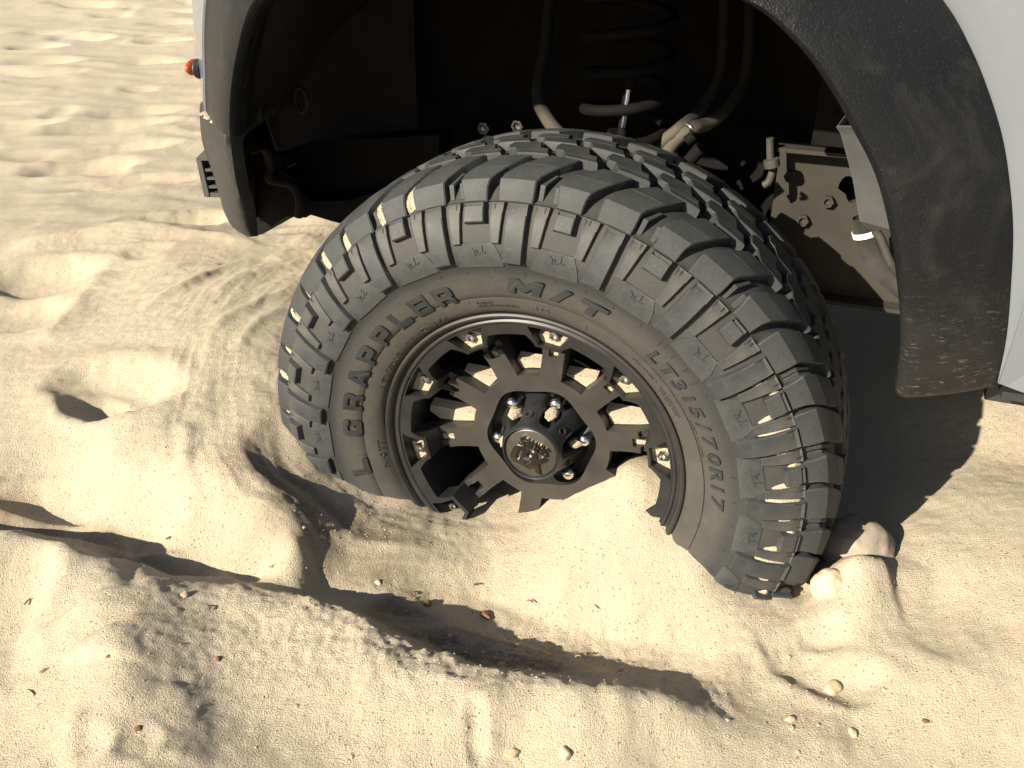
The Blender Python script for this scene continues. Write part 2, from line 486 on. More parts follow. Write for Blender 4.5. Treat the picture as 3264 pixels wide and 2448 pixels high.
# long soft swirls thrown by the spinning tyre
SW = [([(1060, 815), (900, 845), (760, 890), (650, 960)], .006), ([(1040, 850), (880, 880), (740, 940), (600, 1030)], -.002),
      ([(1000, 905), (850, 940), (740, 1000), (640, 1060)], .005), ([(980, 960), (860, 1000), (790, 1060), (750, 1150)], .003),
      ([(1090, 790), (940, 805), (780, 830), (600, 900), (430, 980)], .005), 
      ([(700, 860), (560, 920), (430, 990)], .005), ([(620, 830), (500, 880), (380, 930)], .005), ([(420, 1900), (440, 1800)], -.004),
      ([(600, 1330), (590, 1450), (560, 1550)], .006), ([(1700, 2000), (1500, 2050), (1300, 2060)], -.004),
      ([(2550, 2170), (2650, 2130), (2740, 2150)], .006), ([(240, 2448), (230, 2350), (260, 2240)], .006)]
# hollows: photo x, y, half length (m), half width (m), angle (deg, world), depth, sharpness
BOWL = [(370, 1240, .115, .070, -28, .034, 1.9), (300, 1290, .06, .04, -28, .016, 2), (130, 890, .11, .07, 10, .03, 2.2), (60, 1010, .10, .07, -20, .02, 2),
        (560, 700, .12, .075, 10, .030, 2.4), (640, 690, .07, .06, 0, .012, 2), (270, 530, .15, .07, 20, .032, 2.4), (400, 470, .15, .06, 22, .022, 2.4),
        (440, 580, .17, .065, 24, .016, 3), (330, 405, .20, .07, 25, .028, 2.4), (440, 355, .16, .07, 25, .020, 2.4), (100, 250, .14, .07, 10, .03, 2.2),
        (120, 150, .12, .09, 0, .04, 2), (290, 120, .1, .09, 0, .035, 2), (530, 130, .13, .09, 0, .04, 2), (470, 195, .15, .09, 0, .03, 2), (130, 200, .16, .09, 20, .03, 2),
        (400, 45, .2, .12, 0, .03, 2), (310, 18, .2, .12, 0, .03, 2), (550, 70, .16, .1, 0, .035, 2), (225, 120, .1, .08, 0, .03, 2), (540, 35, .2, .1, 0, .03, 2), (60, 400, .13, .06, 20, .022, 2.2), (250, 10, .2, .12, 0, .03, 2), (230, 600, .1, .05, 10, .006, 2), (470, 800, .05, .04, 0, .01, 2),
        (1350, 2010, .13, .045, -28, .014, 2.4), (1560, 2080, .10, .04, -22, .010, 2.2),
        (180, 1620, .09, .030, -4, .018, 2.4), (70, 1680, .10, .030, -6, .018, 2.4), (480, 1800, .09, .022, -14, .016, 2.4), (380, 1720, .1, .03, -14, .010, 2.2), (690, 1830, .06, .018, -14, .012, 2.4),
        (30, 1940, .05, .07, 0, .02, 2.4), (2660, 2180, .055, .030, -20, .014, 2.2), (2760, 1790, .02, .014, 0, .006, 2), (2730, 1835, .080, .060, 0, -.012, 1.4), (2560, 2070, .07, .03, 25, .008, 2), (1510, 2350, .012, .03, 0, .006, 2),
        (240, 2400, .03, .03, 0, .010, 2), (430, 2370, .02, .02, 0, .006, 2), (3000, 1980, .10, .06, 30, .008, 2), (2620, 2020, .03, .02, 0, .004, 2),
        (60, 2110, .025, .04, 20, .006, 2), (1750, 2420, .2, .05, 10, .008, 2), (330, 2000, .03, .02, 0, .003, 2)]
RP = [(smooth_poly(p), h, a, b) for p, h, a, b in RIDGE]
BOWL = [Wx((b_[0], b_[1]))+b_[2:]+(b_[0],) for b_ in BOWL]
SP = [(smooth_poly(p), h) for p, h in SW]
SWEEP = smooth_poly([(1150, 700), (1000, 790), (860, 870), (760, 960), (710, 1080), (690, 1220), (685, 1350), (700, 1460), (780, 1590), (900, 1700), (1060, 1790), (1250, 1870), (1500, 1920), (1800, 1990), (2100, 2070)])
def height(x, y):
    shp = x.shape
    x = x.ravel()
    y = y.ravel()
    z = np.zeros_like(x)
    near = (x > -3.2) & (x < 2.6) & (y > 0) & (y < 5)
    xn, yn = x[near], y[near]
    fade = sstep(2.6, 1.9, xn)*sstep(-3.2, -2.4, xn)*sstep(5, 3.6, yn)*sstep(0, .3, yn)
    # warp the feature lines a little so that they are never ruled
    wx = xn+.010*fbm(xn*9, yn*9, 3)
    wy = yn+.010*fbm(xn*9+40, yn*9+11, 3)
    zn = tps(xn, yn)
    for pts, h, a, b in RP:
        bx = [p[0] for p in pts]
        by = [p[1] for p in pts]
        R = 3.2*max(a, b)
        m = (wx > min(bx)-R) & (wx < max(bx)+R) & (wy > min(by)-R) & (wy < max(by)+R)
        d, t = seg_dist(wx[m], wy[m], pts)
        w = np.where(d > 0, a, b)
        prof = np.exp(-(np.abs(d)/w)**1.5)
        zn[m] += h*prof*sstep(0, .14, t)*sstep(1, .86, t)
    for pts, h in SP:
        bx = [p[0] for p in pts]
        by = [p[1] for p in pts]
        m = (wx > min(bx)-.1) & (wx < max(bx)+.1) & (wy > min(by)-.1) & (wy < max(by)+.1)
        d, t = seg_dist(wx[m], wy[m], pts)
        zn[m] += h*(np.exp(-(d/.012)**2)-.6*np.exp(-((d-.03)/.02)**2))*sstep(0, .25, t)*sstep(1, .75, t)
    for (cx, cy, ra, rb, ang, dep, sh, px) in BOWL:
        if cy > 4.5: continue
        ca, sa = cos(rad(ang)), sin(rad(ang))
        m = (np.abs(wx-cx) < 3.2*max(ra, rb)) & (np.abs(wy-cy) < 3.2*max(ra, rb))
        if not m.any(): continue
        dx, dy = wx[m]-cx, wy[m]-cy
        u = (dx*ca+dy*sa)/ra
        v = (-dx*sa+dy*ca)/rb
        q = np.hypot(u, v)+.10*perlin(xn[m]*22+px, yn[m]*22)
        zn[m] += np.where(q < 3, -dep*np.exp(-np.abs(q)**(sh*1.6))+.22*dep*np.exp(-((q-1.35)/.35)**2), 0)
    # fine sweep lines left by the spinning tyre, parallel to the crater edge
    ms = (wx > -1.2) & (wx < .7) & (wy > .6) & (wy < 2.7)
    d, t = seg_dist(wx[ms], wy[ms], SWEEP)
    dd = d+.012*perlin(xn[ms]*3.1, yn[ms]*3.1)
    o_ = np.zeros_like(dd)
    st = .0040*perlin(dd*24, o_+t*2.2)-.0048*np.abs(perlin(dd*30+fbm(xn[ms]*4, yn[ms]*4, 2)*1.5, o_+t*2.6+9))-.0022*np.abs(perlin(dd*85, o_+t*4.5+3))
    zn[ms] += st*(.35+.9*sstep(-.25, .35, perlin(xn[ms]*4.1+3, yn[ms]*4.1)))*np.exp(-((d-.02)/.14)**2)*sstep(.0, .1, t)*sstep(1, .85, t)
    zn *= fade
    # fine relief, smoother on the slope below the rim
    zn += .0035*fbm(xn*16, yn*16, 3)*(.4+.6*sstep(-.2, .4, perlin(xn*3, yn*3)))+.0012*fbm(xn*60, yn*60, 3)
    rough = np.exp(-(((xn+.05)/.35)**2+((yn-.88)/.10)**2))+.25*np.exp(-(((xn+.30)/.22)**2+((yn-1.13)/.12)**2))+.12*np.exp(-(((xn+.75)/.4)**2+((yn-1.05)/.07)**2))
    zn += rough*(.0055*fbm(xn*30, yn*30, 3)+.0045*fbm(xn*95, yn*95, 2))
    z[near] += zn
    far = ~near | (y > 1.6)
    xf, yf = x[far], y[far]
    fd = sstep(1.7, 2.6, yf)
    fw = np.where(yf < 12, 1.0, 12/np.maximum(yf, 1))
    zf = .020*fbm(xf*1.6, yf*1.3+xf*.35, 4, .5)*fw
    rp = np.sin((yf*36+xf*9+4.5*fbm(xf*1.8, yf*1.8, 3)))              # wind ripples
    zf += .0036*rp*(sstep(9, 4, yf))*(.35+.65*sstep(-.1, .3, perlin(xf*.9, yf*.9+5)))
    pr = perlin(xf*3.6, yf*3.2+9)
    zf += -.018*sstep(.30, .52, pr)*fw
    z[far] += zf*fd
    for (cx, cy, ra, rb, ang, dep, sh, px) in BOWL:
        if cy <= 4.5: continue
        ca, sa = cos(rad(ang)), sin(rad(ang))
        m = (np.abs(x-cx) < 1) & (np.abs(y-cy) < 1)
        dx, dy = x[m]-cx, y[m]-cy
        q = np.hypot((dx*ca+dy*sa)/ra, (-dx*sa+dy*ca)/rb)+.2*perlin(dx*8+px, dy*8)
        z[m] += -1.2*dep*np.exp(-np.abs(q)**(sh*1.5))+.25*dep*np.exp(-((q-1.4)/.4)**2)
    # random boot marks across the open sand beyond
    r2 = np.random.RandomState(3)
    for i in range(70):
        cx, cy = r2.uniform(-6.5, .5), r2.uniform(2.6, 11)
        a = r2.uniform(-.3, .9)
        L, Wd, dep = r2.uniform(.11, .17), r2.uniform(.045, .07), r2.uniform(.006, .022)
        m = (np.abs(x-cx) < .6) & (np.abs(y-cy) < .6)
        dx, dy = x[m]-cx, y[m]-cy
        q = np.hypot((dx*cos(a)+dy*sin(a))/L, (-dx*sin(a)+dy*cos(a))/Wd)+.25*perlin(dx*9+i*7, dy*9)
        z[m] += -dep*np.exp(-np.abs(q)**3.4)+.25*dep*np.exp(-((q-1.35)/.3)**2)
    return z.reshape(shp)

def axis(lo, hi, fine, lo2, hi2, growth):
    a = list(np.arange(lo, hi, fine))
    s, x = fine, lo
    L = []
    while x > lo2:
        s *= growth
        x -= s
        L.append(x)
    s, x = fine, a[-1]
    R = []
    while x < hi2:
        s *= growth
        x += s
        R.append(x)
    return np.array(L[::-1]+a+R)
ax = axis(-1.15, 1.15, .0033, -140, 140, 1.017)
ay = axis(.55, 1.95, .0033, -60, 220, 1.0085)
ay = ay[(ay > -40)]
X, Y = np.meshgrid(ax, ay)
Z = height(X, Y)
ny, nx = X.shape
co = np.stack([X, Y, Z], -1).reshape(-1, 3).astype(np.float32)
idx = np.arange(nx*ny).reshape(ny, nx)
q = np.stack([idx[:-1, :-1], idx[:-1, 1:], idx[1:, 1:], idx[1:, :-1]], -1).reshape(-1, 4).astype(np.int32)
me = bpy.data.meshes.new('sand')
me.vertices.add(len(co))
me.vertices.foreach_set('co', co.ravel())
me.loops.add(q.size)
me.loops.foreach_set('vertex_index', q.ravel())
me.polygons.add(len(q))
me.polygons.foreach_set('loop_start', np.arange(0, q.size, 4, dtype=np.int32))
me.polygons.foreach_set('use_smooth', np.ones(len(q), bool))
me.update()
me.validate()
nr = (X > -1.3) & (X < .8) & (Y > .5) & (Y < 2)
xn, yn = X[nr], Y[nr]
shade_m = np.zeros_like(xn)  # mask for shade painted on crater wall, hollow and left bands
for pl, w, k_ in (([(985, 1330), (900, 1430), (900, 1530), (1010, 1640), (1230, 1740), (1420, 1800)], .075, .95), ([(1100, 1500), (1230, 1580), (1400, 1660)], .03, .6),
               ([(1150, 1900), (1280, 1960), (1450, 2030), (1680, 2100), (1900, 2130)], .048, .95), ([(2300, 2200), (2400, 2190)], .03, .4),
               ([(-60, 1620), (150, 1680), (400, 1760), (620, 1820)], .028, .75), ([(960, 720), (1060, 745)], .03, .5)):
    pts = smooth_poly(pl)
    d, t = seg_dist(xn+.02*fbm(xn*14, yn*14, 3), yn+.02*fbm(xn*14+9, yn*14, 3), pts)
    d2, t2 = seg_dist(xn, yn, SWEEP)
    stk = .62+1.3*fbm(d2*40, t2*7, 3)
    shade_m = np.maximum(shade_m, k_*sstep(1.5, .2, np.abs(d)/w)*sstep(.0, .12, t)*sstep(1, .8, t)*np.clip(stk+.25, .15, 1))
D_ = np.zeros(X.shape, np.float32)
D_[nr] = shade_m
at_ = me.attributes.new('painted_shade', 'FLOAT', 'POINT')
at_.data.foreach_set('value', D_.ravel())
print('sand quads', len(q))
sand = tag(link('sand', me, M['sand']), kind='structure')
def hz(x, y): return float(height(np.array([x]), np.array([y]))[0])

# ------------------------------------------------------------------ truck
truck = bpy.data.objects.new('truck', None)
COL.objects.link(truck)
truck.location = HUB
truck.rotation_euler = (0, 0, YAW)
tag(truck, 'silver pickup truck with black textured fender flares and front wheel sunk in sand', 'truck')

# sidewall and tread profiles -------------------------------------------------
PROF = [(.215, -.030), (.226, -.016), (.2335, -.004), (.238, .004), (.246, .010), (.256, .0145), (.2615, .0165), (.2625, .0150), (.264, .0175), (.272, .0215), (.284, .0255),
        (.300, .0285), (.3115, .0302), (.3125, .0310), (.322, .0328), (.335, .0325), (.350, .0295), (.365, .0250), (.380, .0180), (.3905, .0105),
        (.3925, .0130), (.3945, .0075), (.400, .002), (.408, -.008), (.415, -.018), (.4205, -.030), (.4235, -.045), (.4245, -.08), (.425, -.12)]
def yo(r):
    for (a, b), (c, d) in zip(PROF[1:], PROF[2:]):
        if r <= c: return b+(d-b)*(r-a)/(c-a)
    return PROF[-1][1]
full = PROF+[(r, -.24-y) for r, y in PROF[::-1][1:]]
bm = bmesh.new()
lathe(bm, full, 300)
tyre = link('tyre', bm_mesh(bm, 'tyre', 50), M['carcass'], truck)

TP = [(.392, .0165), (.405, .0118), (.4170, .0068), (.4205, .0040), (.4285, -.0150), (.4330, -.0330), (.4355, -.06), (.437, -.12)]
TP = TP+[(r, -.24-y) for r, y in TP[::-1][1:]]
TS = [0]
for a, b in zip(TP[:-1], TP[1:]): TS.append(TS[-1]+math.hypot(b[0]-a[0], b[1]-a[1]))
STOT = TS[-1]
def tread(u, s, h):                                          # u angle (deg), s arc length from the outer shoulder line, h = 0 at the top
    s = max(0.0, min(STOT-1e-6, s))
    i = max(j for j in range(len(TS)-1) if TS[j] <= s)
    t = (s-TS[i])/(TS[i+1]-TS[i])
    r = TP[i][0]+(TP[i+1][0]-TP[i][0])*t
    y = TP[i][1]+(TP[i+1][1]-TP[i][1])*t
    # smooth normal
    def nn(j):
        a, b = TP[max(j-1, 0)], TP[min(j+1, len(TP)-1)]
        v = Vector((b[0]-a[0], b[1]-a[1])).normalized()
        return Vector((-v.y, v.x))
    n = nn(i).lerp(nn(i+1), t)
    if n.x < 0: n = -n
    n.normalize()
    r += n.x*h
    y += n.y*h
    return Vector((r*cos(rad(u)), -y, r*sin(rad(u))))
def side(u, r, h):
    dr = .002
    v = Vector((2*dr, yo(r+dr)-yo(r-dr))).normalized()
    n = Vector((-v.y, v.x))
    r2, y2 = r+n.x*h, yo(r)+n.y*h
    return Vector((r2*cos(rad(u)), -y2, r2*sin(rad(u))))
def strip(rows, F, top, depth, cham=.0012, draft=.0012, ends=True, name='strip'):
    """rows (v, u0, u1[, height factor]); a bevelled raised bar following the tyre surface"""
    bm = bmesh.new()
    R = []
    n = len(rows)
    for i, row in enumerate(rows):
        v, a, b = row[:3]
        hf = row[3] if len(row) > 3 else 1.0
        rr = .4
        k = 57.3/rr*1.0
        if b < a: a, b = b, a
        dv = 0
        e = cham if i == 0 else (-cham if i == n-1 else 0)
        sgn = 1 if rows[-1][0] > rows[0][0] else -1
        e *= sgn
        d = draft*sgn if i == 0 else (-draft*sgn if i == n-1 else 0)
        c1, d1 = cham*k, draft*k
        if top == 0.0: top_, hf = (row[3] if len(row) > 3 else 0.0), 1.0
        else: top_ = top
        pts = [F(a-d1, v-d, -depth), F(a, v, top_*hf-cham), F(a+c1, v+e, top_*hf), F(a*.5+b*.5, v+e, top_*hf), F(b-c1, v+e, top_*hf), F(b, v, top_*hf-cham), F(b+d1, v-d, -depth)]
        R.append([bm.verts.new(p) for p in pts])
    for i in range(n-1):
        for j in range(6):
            bm.faces.new((R[i][j], R[i][j+1], R[i+1][j+1], R[i+1][j]))
    for r in (R[0], R[-1]):
        bm.faces.new((r[1], r[2], r[3], r[4], r[5]))
        bm.faces.new((r[0], r[1], r[5], r[6]))
    return bm_mesh(bm, name, 35)

LONG = [-101, -83, -66, -48, -30, -12, 4.0, 20.0, 35.5, 53.5, 72.2, 91.0, 108.5, 126.0, 143.0, 158.5, 175.0, 191.0, 208, 226, 242, 259]
def srows(c, w0, w1, r0, r1, bend=0.0, n=5, taper=True):
    out = []
    for i in range(n):
        t = i/(n-1)
        r = r0+(r1-r0)*t
        w = (w0+(w1-w0)*t)
        out.append((r, c+bend*t*t-w/2, c+bend*t*t+w/2, 1.0-.1*t if taper else 1.0))
    return out
ML = {
  'long': [strip(srows(0, 3.4+q, 4.6, .3915, .3210, .5, 6), side, .0095, .003, name='sidewall_lug') for q in (0, .4)],
  'rib': [strip(srows(0, 2.7, 1.9, .3915, .3435, .3, 5), side, .0058, .003, .0008, .0008, name='sidewall_rib')],
  'short': [strip(srows(0, 3.2+q*.7, 3.7+q*.7, .3915, .3675, .0, 4, False), side, .0105, .003, name='sidewall_block') for q in (0, .8)],
  'panel': [strip([(.3445, -3.6, 3.6, .8), (.330, -5.0, 5.0), (.3130, -5.9, 5.9)], side, .0014, .003, .0006, .0004, name='sidewall_panel')],
}
def lugobj(name, me, ang, mat, parent=tyre, scale=None):
    o = link(name, me, mat, parent)
    o.rotation_euler = (0, -rad(ang), 0)
    return o
# tread blocks
def shear(rows, k=-84.0, s0=.036):                           # degrees of slant per metre inboard of the shoulder
    out = []
    for row in rows:
        s, a, b = row[:3]
        d = k*max(0, s-s0)
        out.append((s, a+d, b+d)+tuple(row[3:]))
    return out
wide = shear([(.001, -3.3, 3.3), (.010, -3.4, 3.4), (.020, -3.4, 3.4), (.030, -3.4, 3.3), (.040, -3.5, 3.2), (.056, -3.6, 2.9), (.0625, -3.6, 2.8), (.0632, -3.6, 2.8, -.004), (.0639, -3.6, 2.8), (.078, -3.7, 2.5), (.0965, -3.2, 2.3)])
narrow = shear([(.001, -2.4, 2.4), (.010, -2.4, 2.4), (.020, -2.5, 2.6), (.030, -2.9, 2.8), (.040, -3.3, 2.9), (.0545, -3.4, 2.7), (.0552, -3.4, 2.7, -.004), (.0559, -3.4, 2.7), (.074, -3.5, 2.4), (.090, -3.2, 2.3)])
cA = [(.0985, -5.1, .7), (.112, -4.5, 1.6), (.1125, -4.5, 1.6, -.004), (.1130, -4.5, 1.6), (.122, -4.2, 2.1), (.1235, -2.8, 3.4), (.138, -2.2, 4.1), (.1515, -1.7, 3.8)]
cB = [(.154, -4.7, 1.4), (.168, -4.1, 2.1), (.1745, -3.8, 2.5), (.176, -2.4, 3.7), (.183, -2.1, 4.0), (.1835, -2.1, 4.0, -.004), (.184, -2.1, 4.0), (.190, -1.8, 4.3), (.203, -1.8, 3.7)]
def mirror(rows): return [(STOT-r_[0], -r_[1], -r_[2])+tuple(r_[3:]) for r_ in rows][::-1]
TM = {n: strip(r, tread, 0.0, .015, .0016, .0012, name='tread_block') for n, r in
      (('wide', wide), ('narrow', narrow), ('cA', cA), ('cB', cB), ('wide2', mirror(wide)), ('narrow2', mirror(narrow)))}
RIBM = strip(shear([(.006, -.45, .45), (.03, -.5, .5), (.055, -.3, .3)]), tread, -.007, .012, .0006, .0006, name='stone_ejector')
LOGO = None
def fullang(a): return (a+180) % 360-180
for i in range(len(LONG)-1):
    A, B = LONG[i], LONG[i+1]
    c = fullang(A)
    hidden = -140 < c < -42
    if hidden: continue
    d = B-A
    lugobj('sidewall_lug', ML['long'][i % 2], A, M['rubber'])
    lugobj('sidewall_rib', ML['rib'][0], A+d*.245, M['rubber_rib'])
    lugobj('sidewall_block', ML['short'][i % 2], A+d*.5, M['rubber'])
    lugobj('sidewall_rib', ML['rib'][0], A+d*.755, M['rubber_rib'])
    lugobj('sidewall_panel', ML['panel'][0], A+d*.5, M['rubber'])
    lugobj('tread_block', TM['wide'], A+.8, M['rubber_tread'])
    lugobj('tread_block', TM['narrow'], A+d*.5, M['rubber_tread'])
    lugobj('tread_block', TM['cA'], A-5.2, M['rubber_tread'])
    lugobj('tread_block', TM['cA'], A-5.2+d*.5, M['rubber_tread'])
    lugobj('tread_block', TM['cB'], A-8.4, M['rubber_tread'])
    lugobj('tread_block', TM['cB'], A-8.4+d*.5, M['rubber_tread'])
    lugobj('tread_block', TM['wide2'], A-1.0, M['rubber_tread'])
    lugobj('tread_block', TM['narrow2'], A-1.0+d*.5, M['rubber_tread'])
    lugobj('stone_ejector', RIBM, A+d*.5+3.3-.3, M['rubber_tread'])
    lugobj('stone_ejector', RIBM, A-3.6, M['rubber_tread'])

# ---- lettering --------------------------------------------------------------
def poly_mesh(splines, thick=1.0):
    cu = bpy.data.curves.new('tmp', 'CURVE')
    cu.dimensions = '2D'
    cu.fill_mode = 'BOTH'
    cu.extrude = thick/2
    for pts in splines:
        sp = cu.splines.new('POLY')
        sp.points.add(len(pts)-1)
        for i, p in enumerate(pts): sp.points[i].co = (p[0], p[1], 0, 1)
        sp.use_cyclic_u = True
    return cu
def to_mesh(cu):
    o = bpy.data.objects.new('tmp', cu)
    COL.objects.link(o)
    bpy.context.view_layer.update()
    dg = bpy.context.evaluated_depsgraph_get()
    me = bpy.data.meshes.new_from_object(o.evaluated_get(dg))
    bpy.data.objects.remove(o)
    return me
def text_cu(s, off=0.0, thick=1.0, space=1.0):
    cu = bpy.data.curves.new('tmp', 'FONT')
    cu.body = s
    cu.align_x = 'CENTER'
    cu.extrude = thick/2
    cu.offset = off
    cu.resolution_u = 3
    cu.space_character = space
    return cu
def arc(cx, cy, rx, ry, a0, a1, n=6):
    return [(cx+rx*cos(rad(a0+(a1-a0)*i/n)), cy+ry*sin(rad(a0+(a1-a0)*i/n))) for i in range(n+1)]
G = {}   # chunky wide capitals, cell width as given, height 1
G['G'] = (1.05, [[(.95, .70), (.95, .80)]+arc(.75, .80, .20, .20, 0, 90, 3)+arc(.25, .75, .25, .25, 90, 180, 4)+arc(.25, .25, .25, .25, 180, 270, 4)+arc(.75, .22, .22, .22, 270, 360, 4)+[(.97, .52), (.52, .52), (.52, .36), (.68, .36), (.68, .27), (.36, .27), (.31, .32), (.31, .68), (.36, .73), (.66, .73), (.66, .66), (.95, .66)]])
G['R'] = (1.05, [[(0, 0), (0, 1)]+[(.75, 1)]+arc(.75, .78, .25, .22, 90, 0, 4)+[(1.0, .52), (.90, .40), (1.0, .30), (1.0, 0), (.70, 0), (.70, .26), (.62, .32), (.30, .32), (.30, 0)], [(.30, .54), (.30, .76), (.66, .76), (.70, .72), (.70, .58), (.66, .54)][::-1]])
G['A'] = (1.15, [[(0, 0), (.36, 1), (.76, 1), (1.12, 0), (.80, 0), (.75, .18), (.37, .18), (.32, 0)], [(.45, .40), (.56, .74), (.67, .40)]])
G['P'] = (1.0, [[(0, 0), (0, 1)]+arc(.72, .75, .27, .25, 90, 0, 4)+arc(.72, .50, .27, .22, 0, -90, 4)+[(.30, .28), (.30, 0)], [(.30, .52), (.30, .74), (.64, .74), (.68, .70), (.68, .56), (.64, .52)][::-1]])
G['L'] = (.95, [[(0, 0), (0, 1), (.30, 1), (.30, .28), (.95, .28), (.95, 0)]])
G['E'] = (1.0, [[(0, 0), (0, 1), (.97, 1), (.97, 0)], [(.30, .62), (.30, .76), (.86, .76), (.86, .62)][::-1], [(.30, .24), (.30, .38), (.86, .38), (.86, .24)][::-1]])
G['M'] = (1.7, [[(0, 0), (0, 1), (.42, 1), (.82, .58), (1.22, 1), (1.62, 1), (1.62, 0), (1.24, 0), (1.24, .46), (.82, .08), (.38, .46), (.38, 0)]])
G['/'] = (.8, [[(0, 0), (.42, 1), (.78, 1), (.36, 0)]])
G['T'] = (1.3, [[(.44, 0), (.44, .68), (0, .68), (0, 1), (1.26, 1), (1.26, .68), (.82, .68), (.82, 0)]])
def warp(me, ang, r0, size, wx, it, h, base=.0015, cx=None):
    """lay a flat letter on the sidewall: local x -> clockwise, y -> outwards"""
    xs = [v.co.x for v in me.vertices]
    c = (min(xs)+max(xs))/2 if cx is None else cx
    for v in me.vertices:
        x, y, z = v.co
        x = (x-c)*size*wx+y*size*it
        r = r0+y*size
        a = ang-math.degrees(x/(r0+.5*size))
        v.co = side(a, r, h if z > 0 else -base)
def letter(ch, ang, r0, size, wx=1.0, it=0.0, h=.0032, mat='rubber_letter', glyph=True):
    if glyph:
        me = to_mesh(poly_mesh(G[ch][1]))
    else:
        me = to_mesh(text_cu(ch, .022))
        s = .715
        for v in me.vertices: v.co.x /= s; v.co.y /= s
    warp(me, ang, r0, size, wx, it, h)
    me.name = 'letter'
    me.materials.clear()
    o = link('letter', me, M[mat], tyre)
    return o
for ch, a in zip('GRAPPLER', (178.3, 168.6, 158.8, 149.4, 140.2, 131.0, 122.7, 114.0)):
    letter(ch, a, .2635, .0265, 1.12, 0.0)
letter('L', -167.0, .2635, .0265, 1.12)
for ch, a in (('M', 89.7), ('/', 79.8), ('T', 71.0)):
    letter(ch, a, .2755, .0215, 1.32, .30)
for ch, a in zip('LT315/70R17', (50.3, 45.6, 40.8, 36.2, 31.8, 27.3, 22.4, 17.2, 12.0, 7.9, 3.2)):
    letter(ch, a, .2735, .0170, 1.5 if ch in '357RLT0' else 1.3, .22, .0022, 'rubber_letter', False)
def ringtext(s, a0, a1, r0, size, h=.0011):
    """a whole line of small raised lettering spread from angle a0 to a1 (clockwise)"""
    me = to_mesh(text_cu(s, .004, space=1.12))
    xs = [v.co.x for v in me.vertices]
    L, c = max(xs)-min(xs), (max(xs)+min(xs))/2
    span = rad(a0-a1)*(r0+size*.4)
    for v in me.vertices:
        x, y, z = v.co
        r = r0+y*size/.72
        a = (a0+a1)/2-math.degrees((x-c)/L*span/(r0+size*.4))
        v.co = side(a, r, h if z > 0 else -.001)
    me.materials.clear()
    return link('raised_lettering', me, M['carcass'], tyre)
ringtext('LT315/70R17', 159.5, 143.5, .2385, .0078)
ringtext('121/118Q', 139.5, 128.0, .2395, .0078)
ringtext('8 P.R.', 125.0, 117.5, .2405, .0078)
ringtext('TUBELESS', 105.8, 100.3, .2535, .0036)
ringtext('STEEL BELTED RADIAL', 105.8, 92.0, .2480, .0042)
ringtext('M+S', 88.0, 82.3, .2490, .0070)
ringtext('LOAD RANGE D', 53.5, 43.5, .2500, .0042)
ringtext('MAX. LOAD SINGLE', 41.5, 30.5, .2510, .0030)
ringtext('MAX. LOAD DUAL', 41.0, 31.0, .2465, .0030)
ringtext('SAFETY WARNING', 29.0, 17.0, .2640, .0040)
ringtext('NIOTT', -164.5, -176.0, .2390, .0058)
# small moulding ticks and seams, and the little mark pressed into each panel
bm = bmesh.new()
def tick(a, r0, r1, w=.28, h=.0008, a2=None):
    a2 = a if a2 is None else a2
    P = [side(a-w/2, r0, h), side(a+w/2, r0, h), side(a2+w/2, r1, h), side(a2-w/2, r1, h)]
    Q = [side(a-w/2, r0, -.001), side(a+w/2, r0, -.001), side(a2+w/2, r1, -.001), side(a2-w/2, r1, -.001)]
    V = [bm.verts.new(p) for p in P+Q]
    for f in ((0, 1, 2, 3), (0, 4, 5, 1), (1, 5, 6, 2), (2, 6, 7, 3), (3, 7, 4, 0)): bm.faces.new([V[j] for j in f])
for a in (60.0,): tick(a, .2365, .3110, .12)
for a, r0, r1 in ((108, .2365, .258), (176, .2365, .262), (-171, .264, .276), (82, .243, .262), (-8, .2365, .262), (166, .2635, .285), (136, .2365, .26), (141.5, .236, .25), (126.5, .236, .25), (70, .244, .252)):
    tick(a, r0, r1, .10)
for a in (52, 47.5, 43.2, 39): tick(a, .297, .307, .2)
for j in range(24):
    a = 112-j*1.0*7.7
    tick(a, .3015, .3070, .13, .0007, a+random.uniform(-.4, .4))
for i in range(len(LONG)-1):
    A, B = LONG[i], LONG[i+1]
    if -140 < fullang(A) < -42: continue
    c = (A+B)/2
    for (a, r, b, s) in ((-1.0, .344, -1.0, .335), (-1.0, .335, .3, .332), (.3, .332, .3, .338), (1.6, .341, .6, .336), (.9, .338, .9, .330), (-1.9, .336, -1.3, .333)):
        tick(c+a, r-.003, s-.003, .16, .0022, c+b)
    for q in (.27, .73):
        tick(A+(B-A)*q, .389, .382, .2, .0058)
seams = link('moulding_mark', bm_mesh(bm, 'moulding_mark', 0), M['rubber_letter'], tyre)
seams['kind'] = 'stuff'

# ---- rim --------------------------------------------------------------------
bm = bmesh.new()
lathe(bm, [(.2290, -.022), (.2325, -.012), (.2333, -.004), (.2318, -.0005), (.2290, .0006), (.2262, -.0006), (.2238, -.0045), (.2226, -.0100), (.2200, -.0105), (.2168, -.0085), (.2140, -.0090),
           (.2128, -.0120), (.2100, -.0150), (.2085, -.030), (.2045, -.060), (.1990, -.10), (.1950, -.20), (.2150, -.235)], 220)
rim = link('rim', bm_mesh(bm, 'rim', 35), M['rim'], truck)
